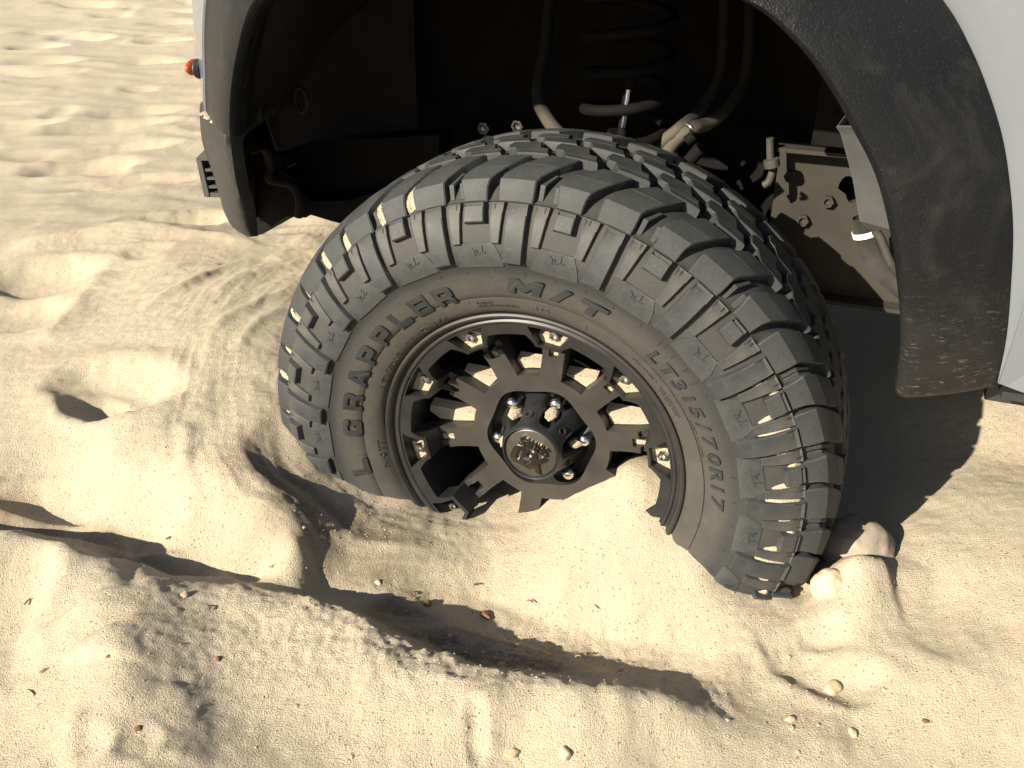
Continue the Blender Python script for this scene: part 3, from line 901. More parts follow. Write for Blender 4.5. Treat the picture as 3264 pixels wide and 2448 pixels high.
# spoke web
def wy(r):
    T = [(.06, -.0605), (.128, -.0600), (.1400, -.0590), (.1565, -.0560), (.1585, -.0640), (.1705, -.0600), (.1755, -.0230), (.192, -.0150), (.2115, -.0118), (.25, -.0118)]
    for (a, b), (c, d) in zip(T[:-1], T[1:]):
        if r <= c: return b+(d-b)*(r-a)/(c-a)
    return -.0118
TH = [0, 2.7, 4.3, 5.4, 6.2, 7.4, 8.7, 10.5, 13.0, 15.5, 18.0]
def rowang(r, w, p):
    """angles for the columns of this radius: 0..p pocket/hole edge, w outer spoke side"""
    return p, w
RR = [(.0845, None), (.0980, None), (.1090, 8.9), (.1120, 8.7), (.1250, 7.6), (.1420, 6.6), (.1450, 6.5), (.1565, 6.2), (.1585, 6.15), (.1705, 6.1), (.1755, 6.1), (.1800, 6.4), (.1870, 7.6), (.1955, 9.7), (.1985, 10.6), (.2100, 10.6), (.2125, 10.6)]
SP0 = 83.0
bm = bmesh.new()
cols = 6+5
def angs(i):
    r, w = RR[i]
    w = w or 9.0
    if r < .143: p = 2.7
    elif r < .171: p = 2.7
    elif r < .178: p = 2.7+(4.4-2.7)*(r-.171)/.007
    else: p = 4.4+(8.5-4.4)*(r-.178)/(.2125-.178)
    p = min(p, w-1.0) if r < .21 else 8.5
    a = [0, p*.5, p, (p+w)/2, w]
    b = [w+(18-w)*q for q in (.12, .35, .65, 1.0)]
    return a+b
V = []
for i, (r, w) in enumerate(RR):
    A = angs(i)
    row = []
    for kk in range(10):
        for sgn, seq in ((1, A[:-1]), (-1, A[:0:-1])):
            pass
        row.append([A, kk])
    V.append(row)
VV = {}
def vert(i, kk, j):                                          # j from -8..8 around spoke kk
    r = RR[i][0]
    a = angs(i)[abs(j)]*(1 if j >= 0 else -1)
    if abs(j) == 8:
        key = (i, 'b', (kk if j > 0 else (kk-1) % 10))
    else: key = (i, kk, j)
    if key not in VV:
        th = rad(SP0+kk*36+a)
        rr_ = r+(.0035*cos(6*(th-rad(10))) if i == 0 else 0)
        VV[key] = bm.verts.new((rr_*cos(th), -wy(r), rr_*sin(th)))
    return VV[key]
for kk in range(10):
    for i in range(len(RR)-1):
        r0, r1 = RR[i][0], RR[i+1][0]
        rm = (r0+r1)/2
        for j in range(-8, 8):
            jj = j if j >= 0 else -j-1                        # cell index away from the centre line
            hole = False
            if .1450 <= rm <= .1704 and jj < 2: hole = True      # small square hole
            if .1800 < rm < .2100 and jj < 2: hole = True        # bolt pocket
            if .1100 < rm < .1960 and jj >= 4: hole = True       # window
            if hole: continue
            bm.faces.new((vert(i, kk, j), vert(i, kk, j+1), vert(i+1, kk, j+1), vert(i+1, kk, j)))
bmesh.ops.recalc_face_normals(bm, faces=bm.faces)
if sum(f.normal.y for f in bm.faces) > 0: bmesh.ops.reverse_faces(bm, faces=bm.faces)
be = [e for e in bm.edges if e.is_boundary]
ext = bmesh.ops.extrude_face_region(bm, geom=bm.faces[:])
for g in ext['geom']:
    if isinstance(g, bmesh.types.BMVert):
        r = math.hypot(g.co.x, g.co.z)
        g.co.y = .088+.0*r if .11 < r < .176 else (g.co.y+.034 if r < .20 else g.co.y+.02)
        k2 = .0
topb = [e for e in bm.edges if len(e.link_faces) == 2 and any(abs(f.normal.y) < .35 for f in e.link_faces) and any(f.normal.y < -.5 for f in e.link_faces)]
bmesh.ops.bevel(bm, geom=topb, offset=.0016, segments=2, affect='EDGES', profile=.5)
me = bm_mesh(bm, 'spoke_web', 38)
web = link('spoke_web', me, M['rim_face'], rim)
# darker rear ribs seen through the windows
bm = bmesh.new()
for kk in range(10):
    th = rad(SP0+kk*36)
    R3 = Matrix.Rotation(-th, 3, 'Y')
    box(bm, R3 @ Vector((.148, .105, 0)), (.11, .05, .030), R3)
lathe(bm, [(.086, -.062), (.086, -.12), (.115, -.12), (.112, -.088)], 60)
lathe(bm, [(.0, -.086), (.092, -.086)], 60)
lathe(bm, [(.10, -.15), (.20, -.16)], 60)
link('rim_back', bm_mesh(bm, 'rim_back', 35), M['barrel'], rim)
# pocket bolts
def hexbolt(r, hh, name, hollow=True):
    bm = bmesh.new()
    def ring(rad_, y, n=6, ph=0):
        return [bm.verts.new((rad_*cos(2*pi*k/n+ph), y, rad_*sin(2*pi*k/n+ph))) for k in range(n)]
    prof = [(r*.96, 0), (r, -hh*.8), (r*.9, -hh), (r*.62, -hh), (r*.55, -hh*.55), (r*.2, -hh*.5)]
    rs = [ring(a, y) for a, y in prof]
    for a, b in zip(rs[:-1], rs[1:]):
        for k in range(6): bm.faces.new((a[k], a[(k+1) % 6], b[(k+1) % 6], b[k]))
    bm.faces.new(rs[-1])
    return bm_mesh(bm, name, 25)
bme = hexbolt(.0075, .013, 'bolt')
for kk in range(10):
    th = rad(SP0+kk*36+(1.2 if kk % 2 else -1.0))
    if -130 < fullang(math.degrees(th)) < -40: continue
    o = link('bolt', bme, M['bolt'], rim)
    o.location = (.1955*cos(th), .0395, .1955*sin(th))
    o.rotation_euler = (0, -th, 0)
# backing behind the pockets
bm = bmesh.new()
# lug nuts
def nutmesh():
    bm = bmesh.new()
    n = 18
    prof = [(.0108, 0), (.0108, -.018), (.0098, -.024), (.0070, -.028), (.003, -.0295), (.0004, -.0298)]
    rs = []
    for i, (r, y) in enumerate(prof):
        rs.append([bm.verts.new((r*(1+(.05*cos(6*2*pi*k/n) if i < 2 else 0))*cos(2*pi*k/n), y, r*sin(2*pi*k/n))) for k in range(n)])
    for a, b in zip(rs[:-1], rs[1:]):
        for k in range(n): bm.faces.new((a[k], a[(k+1) % n], b[(k+1) % n], b[k]))
    bm.faces.new(rs[-1])
    return bm_mesh(bm, 'lug_nut', 45)
bm.free()
nm = nutmesh()
for kk in range(6):
    th = rad(11+60*kk)
    o = link('lug_nut', nm, M['chrome'], rim)
    o.location = (.0700*cos(th), .0830, .0700*sin(th))
# ---- centre cap ---------------------------------------------------------------
bm = bmesh.new()
NA = 180
prof = [(.0405, -.0205, 0), (.0415, -.0165, 0), (.0432, -.0150, 0), (.0450, -.0165, 0), (.0475, -.0225, .15), (.0505, -.0300, .45), (.0545, -.0400, .8), (.0590, -.0520, 1.0), (.0640, -.0640, 1.0), (.0690, -.0760, 1.0), (.0700, -.088, 1.0)]
rings = []
for r, y, sc in prof:
    ring = []
    for k_ in range(NA):
        th = 360*k_/NA
        d = ((th-11+30) % 60)-30
        dent = math.exp(-(d/12.5)**4)*sc*(.0235 if r > .052 else .014)
        r2 = r-dent*min(1, (r-.0440)/.012 if r > .044 else 0)
        ring.append(bm.verts.new((r2*cos(rad(th)), -y, r2*sin(rad(th)))))
    rings.append(ring)
for a, b in zip(rings[:-1], rings[1:]):
    for k_ in range(NA): bm.faces.new((a[k_], a[(k_+1) % NA], b[(k_+1) % NA], b[k_]))
cap = link('centre_cap', bm_mesh(bm, 'centre_cap', 50), M['cap'], truck)
bm = bmesh.new()
lathe(bm, [(.0412, -.0212), (.0398, -.0185), (.0385, -.0180), (.0005, -.0176)], 96)
disc = link('emblem_disc', bm_mesh(bm, 'emblem_disc', 50), M['emblem_disc'], cap)
def capletters(polys, me=None, x0=0, y0=0, sx=1, sy=1, y=-.0176, h=.0035, name='letter', mat='emblem'):
    me = me or to_mesh(poly_mesh(polys))
    al = rad(161.5)
    for v in me.vertices:
        a, b, z = v.co
        a, b = x0+a*sx, y0+b*sy
        v.co = (a*cos(al)-b*sin(al), -(y+(h if z > 0 else -.001)), a*sin(al)+b*cos(al))
    me.materials.clear()
    return link(name, me, M[mat], cap)
capletters([[(0, 0), (.36, .5), (.02, 1), (.34, 1), (.53, .72), (.74, 1), (1.05, 1), (.70, .5), (1.04, 0), (.72, 0), (.52, .30), (.32, 0)]], x0=-.027, y0=-.006, sx=.0265, sy=.031)
capletters([[(0, 0), (0, 1), (.70, 1), (.95, .80), (.95, .2), (.70, 0)], [(.34, .22), (.34, .78), (.55, .78), (.62, .70), (.62, .30), (.55, .22)][::-1]], x0=.0035, y0=-.006, sx=.0250, sy=.031)
for i, ch in enumerate('SERIES'):
    me = to_mesh(text_cu(ch, .03))
    xs = [v.co.x for v in me.vertices]
    w = max(xs)-min(xs)
    c0 = min(xs)
    ww = .0035 if ch == 'I' else .0072
    for v in me.vertices: v.co.x = (v.co.x-c0)/w; v.co.y /= .715
    xx = -.0235+i*.0083-(.0 if i < 3 else .0)+(.0018 if ch == 'I' else 0)-(.0026 if i > 3 else 0)
    capletters(None, me, xx, -.0240, ww, .0148, h=.0045)
star = []
for i in range(10):
    r = .0075 if i % 2 == 0 else .003
    star.append((r*cos(rad(90+36*i)), r*sin(rad(90+36*i))))
bm = bmesh.new()
al = rad(161.5)
vs = [bm.verts.new((x*cos(al)-y*sin(al), .0142, x*sin(al)+y*cos(al))) for x, y in [(a+.001, b+.010) for a, b in star]]
ctr = (.001, .010)
tip = bm.verts.new((ctr[0]*cos(al)-ctr[1]*sin(al), .0112, ctr[0]*sin(al)+ctr[1]*cos(al)))
bv = [bm.verts.new((v.co.x, .018, v.co.z)) for v in vs]
for i in range(10):
    bm.faces.new((vs[i], vs[(i+1) % 10], tip))
    bm.faces.new((vs[i], bv[i], bv[(i+1) % 10], vs[(i+1) % 10]))
link('star', bm_mesh(bm, 'star', 0), M['emblem'], cap)
# recessed screws between the scallops
bm = bmesh.new()
n = 20
P = [(.0058, 0), (.0056, .0006), (.0046, .0004), (.0044, -.004), (.0001, -.004)]
rs = [[bm.verts.new((r*cos(2*pi*k_/n), r*sin(2*pi*k_/n), z)) for k_ in range(n)] for r, z in P]
for a, b in zip(rs[:-1], rs[1:]):
    for k_ in range(n): bm.faces.new((a[k_], a[(k_+1) % n], b[(k_+1) % n], b[k_]))
sm = bm_mesh(bm, 'screw_hole', 40)
for kk in range(6):
    th = rad(41+60*kk)
    o = link('screw_hole', sm, M['pin'], cap)
    nrm = Vector((cos(th)*.95, -.42, sin(th)*.95)).normalized()
    o.location = Vector((.0545*cos(th), .0385, .0545*sin(th)))+nrm*.0012
    o.rotation_euler = nrm.to_track_quat('Z', 'Y').to_euler()

# ---- fender flare ---------------------------------------------------------------
IN = [(.466, .238), (.457, .31), (.440, .375), (.424, .425), (.400, .480), (.372, .522), (.342, .562), (.307, .600), (.253, .638), (.18, .656), (.09, .661), (0, .662), (-.10, .661), (-.20, .656), (-.29, .640),
      (-.352, .612), (-.378, .584), (-.400, .552), (-.419, .520), (-.434, .487), (-.447, .450), (-.452, .425)]
INY = [-.052, -.054, -.055, -.056, -.057, -.058, -.058, -.058, -.056, -.054, -.052, -.050, -.048, -.044, -.036, -.018, -.010, .000, .008, .014, .020, .022]
OUT = [(.571, .243), (.567, .300), (.557, .361), (.545, .420), (.530, .470), (.512, .517), (.489, .561), (.463, .602), (.429, .644), (.36, .705), (.24, .770), (0, .812), (-.14, .805), (-.27, .775), (-.38, .715),
       (-.510, .622), (-.524, .590), (-.534, .560), (-.541, .528), (-.546, .495), (-.552, .462), (-.556, .435)]
OY = [0, 0, 0, 0, 0, 0, 0, 0, 0, .0, .0, .0, .0, .01, .03, .095, .098, .1, .1, .1, .1, .1]
Ip = curve_pts([(a[0], y, a[1]) for a, y in zip(IN, INY)], 4)
Op = curve_pts([(a[0], y, a[1]) for a, y in zip(OUT, OY)], 4)
def flare_row(i, o):
    d = (o-i)
    n_out = Vector((0, -1, 0))
    a = i+Vector((0, .045, 0))+d*.02
    return [a, i+Vector((0, .012, 0))-d*.02, i+Vector((0, .003, 0))+d*.0, i+d*.05+n_out*.006, i+d*.14+n_out*.009, i+d*.35+n_out*.010, i+d*.6+n_out*.008, i+d*.85+n_out*.003, i+d*.97, o, o+d*.02+Vector((0, .012, 0))]
rows = [flare_row(a, b) for a, b in zip(Ip, Op)]
bm = bmesh.new()
# closing lip under the rear lower end
b0 = [p+Vector((0, .03, -.001)) for p in rows[0]]
b1 = [p*1.0+Vector((0, .006, -.008)) for p in rows[0]]
rws = [b0, b1]+rows
grid(bm, rws)
solid(bm, .003)
flare = link('fender_flare', bm_mesh(bm, 'fender_flare', 55), M['flare'], truck)
tag(flare, 'textured black wheel arch flare with scratches at its lower end')

# ---- body panel --------------------------------------------------------------
bm = bmesh.new()
n = len(Op)
rws = []
for i, o in enumerate(Op):
    t = i/(n-1)
    c = Vector((0, 0, .30))
    d = Vector((o.x, 0, o.z-.30))
    dn = d.normalized()
    fwd = sstep(np.array(-.30), np.array(-.50), np.array(o.x))
    fwd = float(fwd)
    if fwd > .0:
        dn = Vector((-1, 0, .15)).normalized().lerp(dn, 1-fwd).normalized()
    back = Vector((0, .010, 0))
    def pt(k_):
        p = o+dn*k_
        p.y += -.010*min(1, k_/.03)*(1-fwd)+.9*fwd*max(0, k_-.004)*1.5+(fwd*14*max(0, k_-.03)**2)
        return p
    r = [o+back*.4-dn*.004, pt(.004), pt(.012), pt(.022), pt(.034), pt(.05), pt(.08), pt(.12), pt(.2), pt(.3), pt(.42)]
    rws.append(r)
e0 = rws[0]
below = [Vector((max(p.x, .575), p.y, .178)) for p in e0]
grid(bm, rws)
fender = link('fender', bm_mesh(bm, 'fender', 60), M['paint'], truck)
bm = bmesh.new()                                             # door and rocker further back, hood above
pts = [[(.60+.0*j, -.012, .165+.0*i) for j in range(1)] for i in range(1)]
grid(bm, [[Vector((x, y, z)) for x in (.572, .70, .9, 1.4, 2.4)] for z, y in ((.238, .02), (.244, -.004), (.30, -.016), (.5, -.02), (.75, -.018), (1.0, .02))])
solid(bm, .004)
door = link('door_panel', bm_mesh(bm, 'door_panel', 60), M['paint'], truck)
bm = bmesh.new()
box(bm, (1.5, .04, .226), (1.84, .07, .010))
box(bm, (1.5, .09, .212), (1.86, .10, .026))
link('rocker_trim', bm_mesh(bm, 'rocker_trim', 30), M['pin'], truck)
bm = bmesh.new()
grid(bm, [[Vector((x, y, z)) for x in (-.75, -.3, .3, 1.0)] for y, z in ((-.02, .90), (.05, 1.02), (.6, 1.08), (1.7, 1.0))])
solid(bm, .01)
link('hood', bm_mesh(bm, 'hood', 60), M['paint'], truck)
bm = bmesh.new()                                             # upper wing closing the arch to the bonnet
grid(bm, [[Vector((x, y, z)) for x in (-.60, -.2, .2, .6)] for y, z in ((.012, .78), (-.018, .84), (-.02, .92))])
link('fender_top', bm_mesh(bm, 'fender_top', 60), M['paint'], truck)

bm = bmesh.new()                                             # nose of the wing wrapping round to the front
rws = []
for py, x1, x2, x3 in ((-420, 690, 640, 612), (-200, 680, 632, 607), (0, 672, 634, 611), (87, 657, 634, 616), (178, 653, 638, 623), (251, 655, 645, 636), (309, 658, 650, 644), (345, 664, 657, 652)):
    rws.append([TL(x1+10, py, .118), TL(x1-2, py, .125), TL(x2+6, py, .150), TL(x2-6, py, .175), TL(x3, py, .23), TL(x3+10, py, .33), TL(x3+60, py, .6)])
grid(bm, [curve_pts(r_, 3) for r_ in rws])
link('fender_nose', bm_mesh(bm, 'fender_nose', 60), M['paint'], truck)
# ---- front bumper end ---------------------------------------------------------
def bp(px, py, y): return TL(px, py, y)
Rg = [bp(802, 412, .075), bp(779, 436, .060), bp(776, 470, .058), bp(787, 555, .062), bp(797, 605, .065), bp(811, 651, .070), bp(819, 710, .078), bp(823, 752, .085)]
Md = [bp(735, 392, .055), bp(722, 425, .028), bp(722, 470, .028), bp(735, 560, .035), bp(748, 620, .040), bp(762, 680, .048), bp(778, 725, .058), bp(800, 755, .070)]
Lf = [bp(690, 372, .09), bp(670, 405, .070), bp(672, 470, .075), bp(693, 560, .08), bp(706, 625, .085), bp(722, 680, .095), bp(746, 725, .10), bp(790, 755, .085)]
Le = [bp(655, 352, .15), bp(641, 385, .15), bp(648, 450, .15), bp(676, 540, .15), bp(700, 625, .15), bp(716, 680, .145), bp(742, 723, .12), bp(786, 753, .095)]
L2 = [bp(648, 318, .24), bp(636, 345, .24), bp(644, 450, .25), bp(674, 540, .24), bp(701, 625, .22), bp(719, 682, .19), bp(746, 722, .15), bp(788, 751, .11)]
rws = list(zip(*[curve_pts(c, 3) for c in (Rg, Md, Lf, Le, L2)]))
rws = [curve_pts(r, 4) for r in rws]
bm = bmesh.new()
back = [p+Vector((0, .07, .012)) for p in rws[0]]
grid(bm, [back]+rws)
solid(bm, .006)
bumper = link('front_bumper', bm_mesh(bm, 'front_bumper', 50), M['bumper'], truck)
tag(bumper, 'dusty grey plastic bumper end')
# slatted plastic vent at the front of the bumper
vent = link('bumper_vent', None, None, truck)
VO = [bp(627, 502, .30), bp(655, 478, .30)]
bm = bmesh.new()
c0 = bp(660, 560, .31)
def vb(px0, py0, px1, py1, y, th=.03, mat=None):
    a, b, c_, d = bp(px0, py0, y), bp(px1, py0+6, y), bp(px1, py1, y), bp(px0, py1-6, y)
    return a, b, c_, d
bm.free()
bm = bmesh.new()
def plate(bm, quad, th):
    q = [bm.verts.new(p) for p in quad]
    w = [bm.verts.new(Vector(p)+Vector((0, th, 0))) for p in quad]
    bm.faces.new(q)
    bm.faces.new(w[::-1])
    m = len(q)
    for i in range(m): bm.faces.new((q[i], q[(i+1) % m], w[(i+1) % m], w[i]))
def Q(l, y): return [bp(a, b, y) for a, b in l]
plate(bm, Q([(624, 505), (641, 512), (667, 627), (651, 628)], .235), .10)       # front frame
plate(bm, Q([(624, 505), (655, 474), (700, 480), (700, 512), (641, 512)], .236), .10)
plate(bm, Q([(656, 614), (722, 616), (722, 629), (658, 629)], .237), .10)
vent_frame = link('vent_frame', bm_mesh(bm, 'vent_frame', 30), M['plastic_step'], truck)
bpy.data.objects.remove(vent)
for y0 in (538, 565, 592):
    bm = bmesh.new()
    s = (y0-512)*.22
    plate(bm, Q([(643+s, y0), (712, y0-2), (712, y0+7), (645+s, y0+9)], .238), .07)
    link('slat', bm_mesh(bm, 'slat', 30), M['plastic_step'], vent_frame)
bm = bmesh.new()
plate(bm, Q([(636, 508), (708, 508), (712, 622), (660, 622)], .30), .02)
link('vent_back', bm_mesh(bm, 'vent_back', 30), M['under'], vent_frame)
# amber side marker
bm = bmesh.new()
bmesh.ops.create_uvsphere(bm, u_segments=20, v_segments=12, radius=1)
for v in bm.verts: v.co = Vector((v.co.x*.0075, v.co.y*.022, v.co.z*.0125))
o = link('side_marker_lamp', bm_mesh(bm, 'side_marker_lamp', 80), M['amber'], truck)
o.location = bp(620, 214, .185)
bm = bmesh.new()
bmesh.ops.create_uvsphere(bm, u_segments=20, v_segments=12, radius=1)
for v in bm.verts: v.co = Vector((v.co.x*.006, v.co.y*.020, v.co.z*.016))
o2 = link('bezel', bm_mesh(bm, 'bezel', 80), M['pin'], o)
o2.location = (.0085, .003, -.002)

# ---- wheel well -----------------------------------------------------------------
bm = bmesh.new()
k0 = 30                                                       # liner from the top of the arch to the front lower corner
sel = Ip[k0:]
rws = []
for j, (dy, sc) in enumerate(((.02, 1.005), (.06, 1.03), (.12, 1.045), (.2, 1.05), (.3, 1.05), (.42, 1.04))):
    rws.append([Vector((p.x*sc+.0, p.y+dy+.004*sin(i*.9), .3+(p.z-.3)*sc)) for i, p in enumerate(sel)])
grid(bm, rws)
solid(bm, .004)
liner = link('wheel_arch_liner', bm_mesh(bm, 'wheel_arch_liner', 50), M['liner'], truck)
# front splash panel with its stepped lower edge
bm = bmesh.new()
edge = [(760, 250, .06), (760, 375, .08), (828, 391, .10), (843, 375, .14), (878, 478, .16), (892, 482, .17), (912, 478, .18), (985, 450, .22), (1060, 430, .26), (1180, 430, .33), (1330, 432, .38)]
low = [bp(a, b, y) for a, b, y in edge]
up_ = [Vector((max(p.x, -.60)+.02, p.y+.03, .86)) for p in low]
mid_ = [a.lerp(b, .4)+Vector((-.02, .02, 0)) for a, b in zip(low, up_)]
grid(bm, [low, mid_, up_])
solid(bm, .004)
splash = link('splash_panel', bm_mesh(bm, 'splash_panel', 50), M['liner'], truck)
bm = bmesh.new()
c = bp(963, 318, .18)
lst = [c+Vector((.010*cos(t_), -.002, .018*sin(t_))) for t_ in [2*pi*k_/16 for k_ in range(17)]]
tube(bm, lst, .004, 6)
link('panel_plug', bm_mesh(bm, 'panel_plug', 60), M['liner'], splash)
# rear liner strip beside the flare
bm = bmesh.new()
a_ = [TL(2672, 400, .03), TL(2684, 415, .03), TL(2690, 430, .03), TL(2725, 560, .03), TL(2748, 700, .03), TL(2775, 725, .03)]
b_ = [TL(2735, 400, .0), TL(2750, 415, .0), TL(2760, 430, .0), TL(2830, 600, .0), TL(2850, 727, .0), TL(2860, 728, .0)]
a_ = [p+Vector((0, 0, 0)) for p in a_]
a2 = [CL+(p-CL)*1.0+Vector((.015, .12, -.01)) for p in a_]
grid(bm, [b_, a_])
grid(bm, [a_, [p+Vector((.02, .22, .0)) for p in a_]])
solid(bm, .003)
link('rear_liner', bm_mesh(bm, 'rear_liner', 30), M['liner_grey'], truck)
# inner apron, closed engine bay, floor pan
bm = bmesh.new()
box(bm, (.4, .55, .60), (1.9, .10, .9))
box(bm, (-.20, .62, .72), (1.1, .30, .62))
box(bm, (-.42, .62, .36), (.30, .22, .14))
box(bm, (.62, .50, .62), (.62, .34, .42))
box(bm, (.9, 1.15, .60), (1.4, 1.3, .4))
box(bm, (-.3, 1.3, .62), (1.2, 1.1, .5))
box(bm, (2.2, .95, .30), (1.9, 1.8, .10))
link('inner_wing', bm_mesh(bm, 'inner_wing', 30), M['under'], truck)
# crossmember under the bumper
bm = bmesh.new()
poly = Q([(790, 560), (880, 560), (900, 545), (935, 560), (960, 610), (985, 640), (1100, 640), (1400, 560), (1400, 800), (1160, 730), (1060, 706), (985, 683), (975, 694), (935, 692), (910, 690), (880, 712), (840, 745), (815, 752)], .26)
plate(bm, poly, .10)
plate(bm, Q([(740, 430), (800, 430), (812, 600), (806, 700), (770, 650)], .245), .04)
plate(bm, Q([(745, 365), (830, 380), (905, 500), (900, 540), (800, 560), (770, 450)], .27), .05)
plate(bm, Q([(780, 430), (905, 500), (896, 532), (880, 545), (850, 548), (800, 560)], .25), .05)
plate(bm, Q([(942, 455), (1400, 430), (1400, 640), (1100, 640), (987, 630), (945, 560)], .30), .05)
link('crossmember', bm_mesh(bm, 'crossmember', 30), M['under'], truck)
bm = bmesh.new()
tube(bm, [bp(792, 480, .16), bp(840, 470, .2), bp(862, 520, .22), bp(860, 570, .22), bp(930, 590, .24), bp(955, 640, .24), bp(950, 690, .24)], .008, 8)
link('bumper_stay', bm_mesh(bm, 'bumper_stay', 60), M['liner'], truck)
# frame rail with an oval hole
bm = bmesh.new()
cu = poly_mesh([[(.262, .16), (.262, .383), (1.6, .383), (1.6, .13), (.9, .14), (.55, .15), (.40, .15)], [(.02*cos(t_)*.62+.3735+(.006 if sin(t_) < 0 else -.006), .3275+.021*sin(t_)) for t_ in [2*pi*k_/16 for k_ in range(16)]][::-1]], .02)
me = to_mesh(cu)
for v in me.vertices: v.co = (v.co.x, .42+v.co.z, v.co.y)
me.materials.clear()
rail = link('frame_rail', me, M['frame'], truck)
bm.free()
bm = bmesh.new()
box(bm, (.9, .56, .25), (1.3, .2, .02))
box(bm, (.9, .60, .24), (1.3, .02, .18))
link('rail_back', bm_mesh(bm, 'rail_back', 30), M['under'], rail)
bm = bmesh.new()
box(bm, (.93, .395, .388), (1.34, .05, .006))
box(bm, (.93, .400, .152), (1.34, .04, .006))
link('rail_flange', bm_mesh(bm, 'rail_flange', 30), M['frame'], rail)
hb_ = hexbolt(.010, .010, 'rail_bolt')
for px_, py_ in ((2560, 700), (2640, 640), (2520, 560)):
    o = link('rail_bolt', hb_, M['frame'], rail)
    o.location = TL(px_, py_, .409)
wb = hexbolt(.012, .012, 'wing_bolt')
for px_, py_ in ((1548, 405), (1655, 398), (1560, 445)):
    o = link('wing_bolt', wb, M['bolt'], truck)
    o.location = TL(px_, py_, .44)
# coil spring and damper
bm = bmesh.new()
cs = TL(1990, 250, .30)
pts = [(cs.x+.062*cos(t_), .32+.062*sin(t_), .36+.052*t_/(2*pi)) for t_ in [k_*pi/6 for k_ in range(0, 66)]]
tube(bm, pts, .0085, 8)
link('coil_spring', bm_mesh(bm, 'coil_spring', 60), M['under'], truck)
bm = bmesh.new()
tube(bm, [TL(1982, 450, .27), TL(1990, 380, .27), TL(2004, 290, .27), TL(2012, 240, .27)], .0075, 12)
tube(bm, [TL(1960, 480, .275), TL(1978, 425, .275)], .02, 12)
link('shock_absorber', bm_mesh(bm, 'shock_absorber', 60), M['under'], truck)
bm = bmesh.new()
tube(bm, [TL(1985, 405, .262), TL(1996, 335, .262), TL(2003, 285, .262)], .004, 8)
o = link('shock_rod', bm_mesh(bm, 'shock_rod', 60), M['shock'], truck)
# upper control arm (two curved legs)
bm = bmesh.new()
yA = .30
tube(bm, [TL(2120, 500, yA), TL(2150, 452, yA), TL(2205, 410, yA), TL(2260, 392, yA+.03), TL(2330, 330, yA+.06), TL(2385, 200, yA+.1), TL(2390, -200, yA+.14)], lambda t_: .0115-.003*t_, 12)
tube(bm, [TL(2050, 505, yA), TL(2110, 455, yA), TL(2170, 405, yA), TL(2240, 340, yA+.04), TL(2300, 200, yA+.08), TL(2310, -200, yA+.12)], lambda t_: .010-.002*t_, 12)
tube(bm, [TL(1890, 480, yA), TL(1800, 440, yA), TL(1740, 370, yA), TL(1715, 290, yA+.02), TL(1740, 140, yA+.06), TL(1770, -200, yA+.12)], lambda t_: .012-.003*t_, 12)
tube(bm, [TL(1880, 490, yA+.02), TL(1990, 500, yA+.03), TL(2110, 490, yA+.02)], .018, 12)
arm = link('control_arm', bm_mesh(bm, 'control_arm', 60), M['arm'], truck)
bm = bmesh.new()
tube(bm, [TL(2190, 396, .165), TL(2205, 408, .160), TL(2203, 425, .17)], .003, 8)
link('hose_clip', bm_mesh(bm, 'hose_clip', 60), M['bolt'], arm)
bm = bmesh.new()
tube(bm, [TL(2140, 500, .23), TL(2160, 540, .24), TL(2190, 520, .25), TL(2235, 470, .25)], .010, 8)
tube(bm, [TL(2190, 450, .22), TL(2215, 430, .22)], .008, 8)
link('ball_joint', bm_mesh(bm, 'ball_joint', 60), M['under'], truck)
bm = bmesh.new()
tube(bm, [TL(2455, 440, .36), TL(2456, 500, .36), TL(2462, 545, .36), TL(2450, 580, .35), TL(2435, 590, .35)], .006, 8)
tube(bm, [TL(2458, 508, .352), TL(2462, 532, .352)], .012, 8)
link('brake_hose', bm_mesh(bm, 'brake_hose', 60), M['hose'], truck)
# corrugated loom with a white tie
bm = bmesh.new()
base = curve_pts([TL(2755, 690, .30), TL(2762, 740, .30), TL(2785, 810, .30), TL(2830, 870, .31), TL(2900, 930, .32)], 34)
rings = []
for i, p in enumerate(base):
    d = (base[min(i+1, len(base)-1)]-base[max(0, i-1)]).normalized()
    a = d.cross(Vector((0, 1, 0))).normalized()
    b = d.cross(a)
    rr_ = .0175+.0012*(1 if i % 2 else -1)
    rings.append([bm.verts.new(p+a*rr_*cos(2*pi*q_/12)+b*rr_*sin(2*pi*q_/12)) for q_ in range(12)])
for a, b in zip(rings[:-1], rings[1:]):
    for q_ in range(12): bm.faces.new((a[q_], a[(q_+1) % 12], b[(q_+1) % 12], b[q_]))
loom = link('wiring_loom', bm_mesh(bm, 'wiring_loom', 60), M['hose'], truck)
bm = bmesh.new()
pc = base[34]
d = (base[36]-base[32]).normalized()
a = d.cross(Vector((0, 1, 0))).normalized()
b = d.cross(a)
for w_ in (0,):
    lst = [(pc+a*.0202*cos(t_)+b*.0202*sin(t_)) for t_ in [2*pi*k_/16 for k_ in range(17)]]
    V0 = [bm.verts.new(p-d*.004) for p in lst]
    V1 = [bm.verts.new(p+d*.004) for p in lst]
    for i in range(16): bm.faces.new((V0[i], V0[i+1], V1[i+1], V1[i]))
solid(bm, .0012)
link('cable_tie', bm_mesh(bm, 'cable_tie', 60), M['white'], loom)
bm = bmesh.new()
tube(bm, [TL(2790, 735, .24), TL(2812, 770, .24), TL(2835, 830, .24), TL(2870, 880, .25)], .006, 8)
link('wire', bm_mesh(bm, 'wire', 60), M['hose'], truck)

